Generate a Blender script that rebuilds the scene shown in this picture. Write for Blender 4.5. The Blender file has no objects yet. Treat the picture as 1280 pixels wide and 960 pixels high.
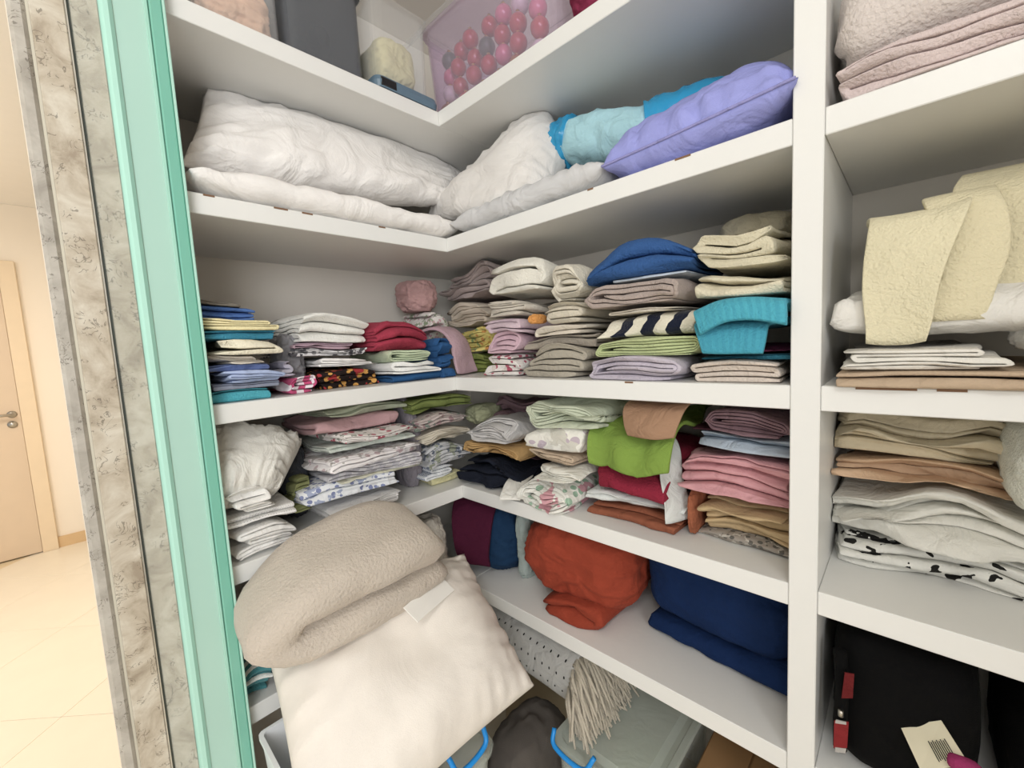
import bpy, math, random
import numpy as np
from mathutils import Matrix, Vector

# ------------------------------------------------------------------ camera
sc = bpy.context.scene
COL = sc.collection
FPX = 523.27
YAW, PIT, ROL = math.radians(43.7606), math.radians(5.3187), math.radians(-3.0128)
CAM = np.array([1.0619, -0.8468, 1.40])
_f = np.array([-math.sin(YAW)*math.cos(PIT), math.cos(YAW)*math.cos(PIT), -math.sin(PIT)])
_r = np.array([math.cos(YAW), math.sin(YAW), 0.0]); _u = np.cross(_r, _f)
_R = math.cos(ROL)*_r + math.sin(ROL)*_u; _U = -math.sin(ROL)*_r + math.cos(ROL)*_u
cd = bpy.data.cameras.new('camera'); cam = bpy.data.objects.new('camera', cd); COL.objects.link(cam)
cd.sensor_width = 36; cd.lens = FPX*36/1280; cd.clip_start = 0.02
cam.matrix_world = Matrix(((_R[0], _U[0], -_f[0], CAM[0]), (_R[1], _U[1], -_f[1], CAM[1]), (_R[2], _U[2], -_f[2], CAM[2]), (0, 0, 0, 1)))
sc.camera = cam
def un(px, py, axis, val):
    """pixel -> point on the plane axis = val"""
    d = (px-640)/FPX*_R - (py-480)/FPX*_U + _f
    return CAM + d*((val-CAM[axis])/d[axis])

# ------------------------------------------------------------------ world, lights, exposure
def lin(h):
    h = h.lstrip('#'); v = [int(h[i:i+2], 16)/255 for i in (0, 2, 4)]
    return tuple((c/12.92 if c <= .04045 else ((c+.055)/1.055)**2.4) for c in v)
w = bpy.data.worlds.new('world'); sc.world = w; w.use_nodes = True
w.node_tree.nodes['Background'].inputs[0].default_value = (1.0, .985, .96, 1)
w.node_tree.nodes['Background'].inputs[1].default_value = 0.7
def area(name, loc, target, size, power, col=(1, 1, 1)):
    l = bpy.data.lights.new(name, 'AREA'); l.size = size; l.energy = power; l.color = col; l.shape = 'DISK'
    o = bpy.data.objects.new(name, l); COL.objects.link(o); o.location = loc
    o.rotation_euler = (Vector(target)-Vector(loc)).to_track_quat('-Z', 'Y').to_euler(); return o
area('room_ceiling_lamp', (1.4, -1.65, 2.47), (.6, 0, 1.0), .6, 11, (1, .985, .96))
area('added_front_fill', (2.75, -2.05, 1.75), (.2, -.1, 1.3), 1.2, 36, (.98, .99, 1.0))  # unseen fill light added on the camera side to brighten the deep shelves
area('corridor_ceiling_lamp', (-2.0, -1.9, 2.45), (-2.0, -1.9, 0), .5, 26, (1, .94, .86))
sc.view_settings.view_transform = 'Standard'; sc.view_settings.look = 'None'
sc.view_settings.gamma = 1; sc.view_settings.use_curve_mapping = False
sc.view_settings.exposure = 0.12

# ------------------------------------------------------------------ noise
def _h(i, j, k, s):
    n = (i*374761393 + j*668265263 + k*1274126177 + s*974634777) & 0xffffffff
    n = ((n ^ (n >> 13))*1274126177) & 0xffffffff
    return ((n ^ (n >> 16)) & 0xffff)/32767.5-1
def noise(x, y, z=0.0, s=0):
    x, y, z = np.broadcast_arrays(np.asarray(x, float), np.asarray(y, float), np.asarray(z, float))
    i = np.floor(x).astype(np.int64); j = np.floor(y).astype(np.int64); k = np.floor(z).astype(np.int64)
    u, v, q = x-i, y-j, z-k
    u = u*u*u*(u*(u*6-15)+10); v = v*v*v*(v*(v*6-15)+10); q = q*q*q*(q*(q*6-15)+10)
    s = int(s)
    def l(a, b, t): return a+(b-a)*t
    c = [[[_h(i+a, j+b, k+d, s) for d in (0, 1)] for b in (0, 1)] for a in (0, 1)]
    return l(l(l(c[0][0][0], c[1][0][0], u), l(c[0][1][0], c[1][1][0], u), v), l(l(c[0][0][1], c[1][0][1], u), l(c[0][1][1], c[1][1][1], u), v), q)
def ridge(x, y, z=0.0, s=0):
    wx = noise(x*.6, y*.6, z*.6, s+50); wy = noise(x*.6, y*.6, z*.6, s+51)
    return 1-2*np.abs(noise(x+wx, y+wy, z, s))

# ------------------------------------------------------------------ materials
MATS = {}
def newmat(key):
    m = bpy.data.materials.new(key); m.use_nodes = True
    nt = m.node_tree; return m, nt, nt.nodes['Principled BSDF']
def N(nt, t, **kw):
    n = nt.nodes.new(t)
    for k, v in kw.items():
        if k.startswith('_'): setattr(n, k[1:], v)
        else: n.inputs[k].default_value = v
    return n
def rgba(c): return (*c, 1)
def cloth(hexc, kind='cotton', pat=None, c2='ffffff', c3='888888', sc_=60, ang=0):
    key = f'{kind}_{hexc}_{pat}_{c2}_{c3}_{sc_}'
    if key in MATS: return MATS[key]
    m, nt, b = newmat(key); L = nt.links.new
    tc = N(nt, 'ShaderNodeTexCoord')
    def mute(h, k=.80, g=.93):
        c = lin(h); l = .3*c[0]+.6*c[1]+.1*c[2]; return tuple(max(0, (l+(x-l)*k)*g) for x in c)
    c1 = mute(hexc); lum = .3*c1[0]+.6*c1[1]+.1*c1[2]
    # colour: slight mottling of the dye
    n1 = N(nt, 'ShaderNodeTexNoise', Scale=9.0, Detail=4.0); L(tc.outputs['Object'], n1.inputs['Vector'])
    mx = N(nt, 'ShaderNodeMix', _data_type='RGBA'); mx.inputs[6].default_value = rgba(tuple(c*.86 for c in c1)); mx.inputs[7].default_value = rgba(tuple(min(1, c*1.1) for c in c1))
    L(n1.outputs['Fac'], mx.inputs[0]); out = mx.outputs[2]
    uv = tc.outputs['UV']
    if pat:
        p2 = N(nt, 'ShaderNodeMix', _data_type='RGBA'); p2.inputs[7].default_value = rgba(mute(c2)); L(out, p2.inputs[6])
        if pat in ('stripe', 'stripee', 'check'):
            sx = N(nt, 'ShaderNodeSeparateXYZ'); L(uv, sx.inputs[0])
            def st(o):
                a = N(nt, 'ShaderNodeMath', _operation='MULTIPLY'); L(o, a.inputs[0]); a.inputs[1].default_value = sc_
                f = N(nt, 'ShaderNodeMath', _operation='FRACT'); L(a.outputs[0], f.inputs[0])
                g = N(nt, 'ShaderNodeMath', _operation='GREATER_THAN'); L(f.outputs[0], g.inputs[0]); g.inputs[1].default_value = .5; return g.outputs[0]
            if pat == 'stripe': L(st(sx.outputs[0]), p2.inputs[0])
            elif pat == 'stripee': L(st(sx.outputs[1]), p2.inputs[0])
            else:
                q = N(nt, 'ShaderNodeMath', _operation='MULTIPLY'); L(st(sx.outputs[0]), q.inputs[0]); L(st(sx.outputs[1]), q.inputs[1]); L(q.outputs[0], p2.inputs[0])
            out = p2.outputs[2]
        elif pat == 'dots':
            v = N(nt, 'ShaderNodeTexVoronoi', Scale=float(sc_), Randomness=0.0); L(uv, v.inputs['Vector']); v.voronoi_dimensions = '2D'
            g = N(nt, 'ShaderNodeMath', _operation='LESS_THAN'); g.inputs[1].default_value = .10; L(v.outputs['Distance'], g.inputs[0]); L(g.outputs[0], p2.inputs[0]); out = p2.outputs[2]
        else:  # printed blotches of two colours
            v = N(nt, 'ShaderNodeTexVoronoi', Scale=float(sc_)); L(tc.outputs['Object'], v.inputs['Vector'])
            g = N(nt, 'ShaderNodeMath', _operation='LESS_THAN'); g.inputs[1].default_value = .36 if pat == 'floral' else .5; L(v.outputs['Distance'], g.inputs[0])
            L(g.outputs[0], p2.inputs[0])
            p3 = N(nt, 'ShaderNodeMix', _data_type='RGBA'); p3.inputs[7].default_value = rgba(mute(c3)); L(p2.outputs[2], p3.inputs[6])
            v2 = N(nt, 'ShaderNodeTexNoise', Scale=sc_*.7, Detail=2.0); L(tc.outputs['Object'], v2.inputs['Vector'])
            g2 = N(nt, 'ShaderNodeMath', _operation='GREATER_THAN'); g2.inputs[1].default_value = .58 if pat == 'floral' else .60; L(v2.outputs['Fac'], g2.inputs[0]); L(g2.outputs[0], p3.inputs[0]); out = p3.outputs[2]
    L(out, b.inputs['Base Color'])
    b.inputs['Roughness'].default_value = .92; b.inputs['Specular IOR Level'].default_value = .15
    b.inputs['Sheen Weight'].default_value = {'terry': .2, 'fleece': .35, 'plush': .35}.get(kind, .06)*min(1, lum*2.5+.05)
    b.inputs['Sheen Tint'].default_value = rgba(tuple(x**.5 for x in c1))
    b.inputs['Sheen Roughness'].default_value = .5
    # relief: fine weave or pile over soft wrinkles
    fs, fd = {'cotton': (420., .0012), 'smooth': (420., .001), 'case': (420., .001), 'terry': (230., .005), 'fleece': (170., .006), 'plush': (70., .006)}[kind]
    ws, wd = {'cotton': (16., .018), 'smooth': (5., .010), 'case': (9., .024), 'terry': (20., .008), 'fleece': (7., .010), 'plush': (11., .007)}[kind]
    a = N(nt, 'ShaderNodeTexNoise', Scale=fs, Detail=2.0); L(tc.outputs['Object'], a.inputs['Vector'])
    c = N(nt, 'ShaderNodeTexNoise', Scale=ws, Detail=3.0, Distortion=1.4); L(tc.outputs['Object'], c.inputs['Vector'])
    b1 = N(nt, 'ShaderNodeBump', Strength=.6, Distance=fd); L(a.outputs['Fac'], b1.inputs['Height'])
    b2 = N(nt, 'ShaderNodeBump', Strength=.55, Distance=wd); L(c.outputs['Fac'], b2.inputs['Height']); L(b1.outputs[0], b2.inputs['Normal'])
    L(b2.outputs[0], b.inputs['Normal'])
    MATS[key] = m; return m
def plain(key, hexc, rough=.5, metal=0., spec=.5, noise_amt=.06, nscale=14., bump=0., bscale=80., coat=0.):
    if key in MATS: return MATS[key]
    m, nt, b = newmat(key); L = nt.links.new; c = lin(hexc)
    tc = N(nt, 'ShaderNodeTexCoord'); n = N(nt, 'ShaderNodeTexNoise', Scale=nscale, Detail=5.0); L(tc.outputs['Object'], n.inputs['Vector'])
    mx = N(nt, 'ShaderNodeMix', _data_type='RGBA'); mx.inputs[6].default_value = rgba(tuple(x*(1-noise_amt) for x in c)); mx.inputs[7].default_value = rgba(tuple(min(1, x*(1+noise_amt)) for x in c))
    L(n.outputs['Fac'], mx.inputs[0]); L(mx.outputs[2], b.inputs['Base Color'])
    b.inputs['Roughness'].default_value = rough; b.inputs['Metallic'].default_value = metal; b.inputs['Specular IOR Level'].default_value = spec
    b.inputs['Coat Weight'].default_value = coat
    if bump:
        q = N(nt, 'ShaderNodeTexNoise', Scale=bscale, Detail=3.0); L(tc.outputs['Object'], q.inputs['Vector'])
        bp = N(nt, 'ShaderNodeBump', Strength=.5, Distance=bump); L(q.outputs['Fac'], bp.inputs['Height']); L(bp.outputs[0], b.inputs['Normal'])
    MATS[key] = m; return m
def plastic(key, hexc, clear=.75, rough=.08):
    """thin clear plastic: mostly transparent, with a milky body and a gloss coat"""
    if key in MATS: return MATS[key]
    m, nt, b = newmat(key); L = nt.links.new; c = lin(hexc)
    b.inputs['Base Color'].default_value = rgba(c); b.inputs['Roughness'].default_value = rough; b.inputs['Specular IOR Level'].default_value = .7
    t = N(nt, 'ShaderNodeBsdfTransparent'); t.inputs[0].default_value = (*[min(1, x*1.2+.25) for x in c], 1)
    lw = N(nt, 'ShaderNodeLayerWeight', Blend=.35); mp = N(nt, 'ShaderNodeMapRange'); mp.inputs['To Min'].default_value = 1-clear; mp.inputs['To Max'].default_value = min(1, 1-clear+.28)
    L(lw.outputs['Facing'], mp.inputs['Value'])
    nz = N(nt, 'ShaderNodeTexNoise', Scale=14.0, Detail=3.0, Distortion=2.0); tc = N(nt, 'ShaderNodeTexCoord'); L(tc.outputs['Object'], nz.inputs['Vector'])
    bp = N(nt, 'ShaderNodeBump', Strength=.3, Distance=.01); L(nz.outputs['Fac'], bp.inputs['Height']); L(bp.outputs[0], b.inputs['Normal'])
    mx = N(nt, 'ShaderNodeMixShader'); L(mp.outputs[0], mx.inputs[0]); L(t.outputs[0], mx.inputs[1]); L(b.outputs[0], mx.inputs[2])
    L(mx.outputs[0], nt.nodes['Material Output'].inputs[0]); MATS[key] = m; return m
def marble(key, base, dark, light, sc_=7.):
    m, nt, b = newmat(key); L = nt.links.new; tc = N(nt, 'ShaderNodeTexCoord')
    n = N(nt, 'ShaderNodeTexNoise', Scale=sc_, Detail=9.0, Roughness=.66, Distortion=.6); L(tc.outputs['Object'], n.inputs['Vector'])
    r = N(nt, 'ShaderNodeValToRGB'); L(n.outputs['Fac'], r.inputs[0])
    e = r.color_ramp.elements; e[0].position = .34; e[0].color = rgba(lin(dark)); e[1].position = .64; e[1].color = rgba(lin(light)); k = e.new(.48); k.color = rgba(lin(base))
    # short dark fossil veins
    n2 = N(nt, 'ShaderNodeTexNoise', Scale=sc_*2.6, Detail=2.0, Distortion=2.0); L(tc.outputs['Object'], n2.inputs['Vector'])
    s = N(nt, 'ShaderNodeMath', _operation='SUBTRACT'); L(n2.outputs['Fac'], s.inputs[0]); s.inputs[1].default_value = .5
    a = N(nt, 'ShaderNodeMath', _operation='ABSOLUTE'); L(s.outputs[0], a.inputs[0])
    g = N(nt, 'ShaderNodeMath', _operation='LESS_THAN'); L(a.outputs[0], g.inputs[0]); g.inputs[1].default_value = .02
    n3 = N(nt, 'ShaderNodeTexNoise', Scale=sc_*2.3, Detail=1.0); L(tc.outputs['Object'], n3.inputs['Vector'])
    g3 = N(nt, 'ShaderNodeMath', _operation='GREATER_THAN'); L(n3.outputs['Fac'], g3.inputs[0]); g3.inputs[1].default_value = .55
    mu = N(nt, 'ShaderNodeMath', _operation='MULTIPLY'); L(g.outputs[0], mu.inputs[0]); L(g3.outputs[0], mu.inputs[1])
    m2 = N(nt, 'ShaderNodeMath', _operation='MULTIPLY'); L(mu.outputs[0], m2.inputs[0]); m2.inputs[1].default_value = .55
    mx = N(nt, 'ShaderNodeMix', _data_type='RGBA'); mx.inputs[7].default_value = rgba(lin('4c443a')); L(r.outputs[0], mx.inputs[6]); L(m2.outputs[0], mx.inputs[0])
    L(mx.outputs[2], b.inputs['Base Color']); b.inputs['Roughness'].default_value = .3
    MATS[key] = m; return m

# ------------------------------------------------------------------ mesh helpers
def link(name, V, F, mat, parent=None, smooth=True, uv=None, loc=None):
    V = np.asarray(V, float)
    if loc is None:
        loc = np.array([(V[:, 0].min()+V[:, 0].max())/2, (V[:, 1].min()+V[:, 1].max())/2, V[:, 2].min()]) if len(V) else np.zeros(3)
        if parent is not None: loc = np.array(parent.location)
    me = bpy.data.meshes.new(name); me.from_pydata((V-loc).tolist(), [], [tuple(int(i) for i in f) for f in F]); me.update()
    if smooth: me.polygons.foreach_set('use_smooth', [True]*len(me.polygons))
    if uv is not None:
        ul = me.uv_layers.new(name='uv'); li = np.zeros(len(me.loops), dtype=np.int32); me.loops.foreach_get('vertex_index', li)
        ul.data.foreach_set('uv', np.asarray(uv, float)[li].ravel())
    if mat: me.materials.append(mat)
    o = bpy.data.objects.new(name, me); COL.objects.link(o)
    if parent is not None:
        o.parent = parent
    else: o.location = loc
    return o
def tag(o, label, cat, group=None, kind=None):
    o['label'] = label
    if cat: o['category'] = cat
    if group: o['group'] = group
    if kind: o['kind'] = kind
    return o
def empty(name, loc, label=None, cat=None, group=None, kind=None):
    o = bpy.data.objects.new(name, None); COL.objects.link(o); o.location = loc; o.empty_display_size = .05
    if label: tag(o, label, cat, group, kind)
    elif kind: o['kind'] = kind
    return o
class MB:
    def __init__(s): s.v = []; s.f = []
    def add(s, V, F):
        b = len(s.v); s.v += [tuple(p) for p in V]; s.f += [tuple(i+b for i in f) for f in F]; return s
    def box(s, a, b, bev=0.0):
        a = np.minimum(a, b).astype(float) if True else a; b2 = np.maximum(np.array(a), np.array(b, float)); b = b2
        if bev <= 0:
            V = [(x, y, z) for z in (a[2], b[2]) for y in (a[1], b[1]) for x in (a[0], b[0])]
            return s.add(V, [(0, 2, 3, 1), (4, 5, 7, 6), (0, 1, 5, 4), (2, 6, 7, 3), (0, 4, 6, 2), (1, 3, 7, 5)])
        bev = min(bev, *( (b-a)*.45 ))
        V = []; idx = {}
        for cx in (0, 1):
            for cy in (0, 1):
                for cz in (0, 1):
                    c = np.array([(a, b)[cx][0], (a, b)[cy][1], (a, b)[cz][2]]); sg = np.array([1-2*cx, 1-2*cy, 1-2*cz])
                    for ax in range(3):
                        p = c + sg*bev; p[ax] = c[ax]; idx[(cx, cy, cz, ax)] = len(V); V.append(tuple(p))
        F = []
        for ax in range(3):
            o1, o2 = [(1, 2), (2, 0), (0, 1)][ax]
            for sd in (0, 1):
                q = []
                for (p, r) in ((0, 0), (1, 0), (1, 1), (0, 1)):
                    k = [0, 0, 0]; k[ax] = sd; k[o1] = p; k[o2] = r; q.append(idx[(*k, ax)])
                F.append(q if sd else q[::-1])
        for ax in range(3):  # edges along ax
            o1, o2 = [(1, 2), (2, 0), (0, 1)][ax]
            for p in (0, 1):
                for r in (0, 1):
                    k0 = [0, 0, 0]; k0[o1] = p; k0[o2] = r; k1 = list(k0); k1[ax] = 1
                    q = [idx[(*k0, o1)], idx[(*k1, o1)], idx[(*k1, o2)], idx[(*k0, o2)]]
                    F.append(q if (p == r) else q[::-1])
        for cx in (0, 1):
            for cy in (0, 1):
                for cz in (0, 1):
                    q = [idx[(cx, cy, cz, i)] for i in range(3)]; F.append(q if (cx+cy+cz) % 2 else q[::-1])
        return s.add(V, F)
    def tube(s, pts, r, n=10, cap=True):
        pts = np.array(pts, float); K = len(pts); r = np.broadcast_to(np.array(r, float), (K,))
        T = np.gradient(pts, axis=0); T /= np.linalg.norm(T, axis=1)[:, None]+1e-12
        up = np.array([0, 0, 1.]) if abs(T[0][2]) < .9 else np.array([1., 0, 0])
        V = []
        for i in range(K):
            a = np.cross(T[i], up); a /= np.linalg.norm(a); b = np.cross(a, T[i])
            up = b if True else up
            for k in range(n):
                t = 2*math.pi*k/n; V.append(pts[i]+r[i]*(math.cos(t)*a+math.sin(t)*b))
        F = [(i*n+k, i*n+(k+1) % n, (i+1)*n+(k+1) % n, (i+1)*n+k) for i in range(K-1) for k in range(n)]
        if cap: F += [tuple(range(n))[::-1], tuple((K-1)*n+k for k in range(n))]
        return s.add(V, F)
    def build(s, name, mat, parent=None, smooth=False, loc=None): return link(name, s.v, s.f, mat, parent, smooth, loc=loc)

# ---- registry of soft goods: they are kept inside their compartment and squeezed against their neighbours before they become objects
SHELF_B = [2.0756, 1.7005, 1.264, .9056, .5722]; TH = .042; SHELF = [b+TH for b in SHELF_B]
REG = []
def soft(name, V, F, mat, uv, label, cat, group=None, sid=None, fit=True):
    V = np.array(V, float)
    if fit:
        c = V.mean(0); inside = (V[:, 1] > -.001) | (V[:, 0] < -.001)
        if c[1] > 0 or c[0] < 0:
            zm = np.percentile(V[:, 2], 20)
            for i in range(5):
                lo = SHELF[i]; hi = SHELF_B[i-1] if i else 2.6
                if lo-.03 <= zm < hi:
                    V[inside, 2] = np.clip(V[inside, 2], lo+.0006, hi-.002); break
            V[:, 1] = np.minimum(V[:, 1], .4285); V[:, 0] = np.maximum(V[:, 0], -.4285)
            if V[:, 1].max() > 0 and c[1] > -.01:
                b = V[:, 1] > -.004
                if c[0] < .93: V[b, 0] = np.minimum(V[b, 0], .9115)
                else: V[b, 0] = np.maximum(V[b, 0], .957)
        V[V[:, 0] < .03, 1] = np.maximum(V[V[:, 0] < .03, 1], -.6535)
    e = dict(name=name, V=V, F=F, mat=mat, uv=uv, label=label, cat=cat, group=group, sid=sid); REG.append(e); return e
def flush():
    from mathutils.bvhtree import BVHTree
    def box(e): return e['V'].min(0), e['V'].max(0)
    bad = 0
    for it in range(3):
        trees = {}
        def tree(i):
            if i not in trees: trees[i] = BVHTree.FromPolygons(REG[i]['V'].tolist(), REG[i]['F'])
            return trees[i]
        bx = [box(e) for e in REG]; nb = 0
        for i in range(len(REG)):
            for j in range(i+1, len(REG)):
                a, b = REG[i], REG[j]
                if (a['sid'] == 'pair' and b['sid'] == 'pair') or 'keep' in (a['sid'], b['sid']): continue
                (la, ha), (lb, hb) = bx[i], bx[j]
                lo = np.maximum(la, lb); hi = np.minimum(ha, hb); ov = hi-lo
                if (ov <= 0).any(): continue
                if not tree(i).overlap(tree(j)): continue
                nb += 1
                rel = ov/np.minimum(ha-la, hb-lb)
                ax = int(np.argmin(rel*np.array([1, 1, 1.0])))
                if ov[ax] > .06 or rel[ax] > .6: continue
                m = (lo[ax]+hi[ax])/2
                first, second = (a, b) if (la+ha)[ax] < (lb+hb)[ax] else (b, a)
                if ax == 2 and ov[2] > .03: continue
                for e, sg in ((first, 1), (second, -1)):
                    x = e['V'][:, ax]; c = x.mean(); ext = x.max() if sg > 0 else x.min(); lim = m-sg*.0008
                    if abs(ext-c) < 1e-6: continue
                    k = (lim-c)/(ext-c); q = (x-c)*sg > 0
                    if k > .4: x[q] = c+(x[q]-c)*k
                trees.pop(i, None); trees.pop(j, None); bx[i] = box(a); bx[j] = box(b)
        bad = nb
    print('soft overlaps left', bad)
    for e in REG:
        ob = link(e['name'], e['V'], e['F'], e['mat'], uv=e['uv']); tag(ob, e['label'], e['cat'], e['group']); e['ob'] = ob

# ---- cloth ribbons: a folded strip of cloth, its section in (a, h), swept along e
def catmull(P, k=6):
    P = np.array(P, float); Q = np.vstack([2*P[0]-P[1], P, 2*P[-1]-P[-2]]); out = []
    for i in range(1, len(Q)-2):
        for t in np.linspace(0, 1, k, endpoint=False):
            a, b, c, d = Q[i-1], Q[i], Q[i+1], Q[i+2]
            out.append(.5*((2*b)+(-a+c)*t+(2*a-5*b+4*c-d)*t*t+(-a+3*b-3*c+d)*t**3))
    out.append(P[-1]); return np.array(out)
def p_zig(A, t, n, rng, j, first=0):
    wt = [.65+.8*rng.random() for _ in range(n)]; q_ = t/sum(wt); wt = [x*q_ for x in wt]; hs = [sum(wt[:k])+wt[k]/2 for k in range(n)]; sp = t/n
    m = max(4, int(A/.03)); pts = []; tk = []; side = first; prev = (A-sp*.3-rng.random()*j) if first == 0 else (sp*.3+rng.random()*j)
    for k in range(n):
        last = k == n-1; sp = (hs[k+1]-hs[k]) if not last else wt[k]
        end = (sp*.5 + rng.random()*j) if side == 0 else (A-sp*.5-rng.random()*j)
        h = hs[k]
        for q in np.linspace(0, 1, m, endpoint=last): pts.append((prev+(end-prev)*q, h)); tk.append(wt[k])
        if not last:
            sg = -1 if side == 0 else 1
            for th in np.linspace(0, math.pi, 7, endpoint=False): pts.append((end+sg*math.sin(th)*sp*.5, h+sp*.5*(1-math.cos(th)))); tk.append(wt[k]+(wt[k+1]-wt[k])*th/math.pi)
        prev = end; side = 1-side
    return np.array(pts), np.array(tk)
def p_roll(A, t, n, rng, j, first=0):
    """flattened spiral seen end-on"""
    sp = t/n; c = (n-1)//2; lv = [c]; k = 1
    while len(lv) < n:
        lv.append(c+k);
        if len(lv) < n: lv.append(c-k)
        k += 1
    m = max(4, int(A/.03)); pts = []; side = 1 if first == 0 else 0
    rmax = t/2
    def lim(sd, r): return (r*.8+.002) if sd == 0 else A-r*.8-.002
    prev = lim(1-side, rmax)
    prev = A*.5+(prev-A*.5)*.7
    for q in range(len(lv)):
        h = (lv[q]+.5)*sp; last = q == len(lv)-1
        r = rmax if last else abs(lv[q+1]-lv[q])*sp/2
        inset = (rmax-r)*.75
        end = lim(side, rmax)
        if side == 0: end = rmax*.8+inset*.0+.002
        for s in np.linspace(0, 1, m, endpoint=last): pts.append((prev+(end-prev)*s, h))
        if not last:
            h2 = (lv[q+1]+.5)*sp; sg = -1 if side == 0 else 1
            for th in np.linspace(0, math.pi, 9, endpoint=False):
                pts.append((end+sg*math.sin(th)*r*.8, (h+h2)/2+(h-h2)/2*math.cos(th)))
        prev = end; side = 1-side
    return np.array(pts), np.full(len(pts), t/n)
def sweep(P, th, E, seg, puff=0.0):
    T = np.gradient(P, axis=0); T /= np.linalg.norm(T, axis=1)[:, None]+1e-9
    Nn = np.stack([-T[:, 1], T[:, 0]], 1); K = len(P)
    thk = np.broadcast_to(th, (K,)).astype(float).copy(); thk[0] *= .55; thk[-1] *= .55
    Lf = lambda s: np.vstack([P+Nn*(thk*s/2)[:, None], (P-Nn*(thk*s/2)[:, None])[::-1]])
    pf = max(puff, min(.004, E*.1))
    es = [0., pf*.12, pf*.4, pf]+list(np.linspace(pf, E-pf, seg)[1:-1])+[E-pf, E-pf*.4, E-pf*.12, E]
    ss = [.5, .75, .93, 1.]+[1.]*(seg-2)+[1., .93, .75, .5]
    if puff: ss = [.12, .5, .85, 1.]+[1.]*(seg-2)+[1., .85, .5, .12]
    M = len(es); W = 2*K; V = np.zeros((M, W, 3)); UV = np.zeros((M, W, 2))
    ds = np.concatenate([[0], np.cumsum(np.linalg.norm(np.diff(P, axis=0), axis=1))]); s2 = np.concatenate([ds, ds[::-1]])
    for i in range(M):
        L = Lf(ss[i]); V[i, :, 0] = L[:, 0]; V[i, :, 1] = es[i]; V[i, :, 2] = L[:, 1]; UV[i, :, 0] = s2; UV[i, :, 1] = es[i]
    idx = np.arange(M*W).reshape(M, W); nx = np.roll(idx, -1, 1)
    F = np.stack([idx[:-1], nx[:-1], nx[1:], idx[1:]], -1).reshape(-1, 4).tolist()
    for i in range(K-1):
        F.append((i, W-1-i, W-2-i, i+1)); b = (M-1)*W; F.append((b+i, b+i+1, b+W-2-i, b+W-1-i))
    return V.reshape(-1, 3), F, UV.reshape(-1, 2)
def fold_local(w, d, t, n=6, style='zig', axis='f', seed=0, mess=1.0, first=0, th=.84, sag=.0, puff=0., path=None, seg=None, j=None):
    """folded cloth in local coords: x across, y into the shelf (front at 0), z up"""
    rng = random.Random(seed*7+1)
    A, E = (d, w) if axis == 'f' else (w, d)
    if j is None: j = .028*mess
    if path is not None: P = catmull(path); tk = th
    else:
        P, tk = (p_roll if style == 'roll' else p_zig)(A, t, n, rng, j, first); tk = tk*th
    V, F, UV = sweep(P, tk, E, seg or max(6, int(E/.02)), puff)
    if axis == 'f': X = V[:, 1]-w/2; Y = V[:, 0]; F = [f[::-1] for f in F]
    else: X = V[:, 0]-w/2; Y = V[:, 1]
    Z = V[:, 2].copy(); X = X.copy(); Y = Y.copy(); hN = np.clip(Z/t, 0, 1)
    m = mess
    x0, y0, z0 = X.copy(), Y.copy(), Z.copy()
    Z += m*.0045*noise(x0*17, y0*17, z0*26, seed+3)*np.minimum(1, hN*4)
    Z += m*.004*noise(x0*9, y0*5, z0*40, seed+14)*np.minimum(1, hN*4)*np.minimum(1, (1-hN)*4+.3)
    Z += m*.16*t*noise(x0*9, y0*4, z0*14, seed+4)*np.minimum(1, hN*3)
    Y += m*.013*noise(x0*8, z0*26, 0, seed+5)+m*.009*noise(x0*5, z0*75, 0, seed+15)+m*.006*noise(x0*26, z0*50, 0, seed+6)
    X += m*.012*noise(y0*7, z0*26, 0, seed+9)+m*.004*noise(y0*20, z0*60, 0, seed+8)
    sag += .20 if axis == 's' else .13
    if sag: Z -= sag*t*hN*np.minimum(1, np.abs(2*x0/w))**3.2
    return np.stack([X, Y, np.maximum(Z, .0008)], 1), F, UV
def place(V, loc, yaw=0., rx=0., ry=0.):
    Rm = np.array(Matrix.Rotation(yaw, 3, 'Z') @ Matrix.Rotation(rx, 3, 'X') @ Matrix.Rotation(ry, 3, 'Y'))
    return V@Rm.T+np.asarray(loc, float)

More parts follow.
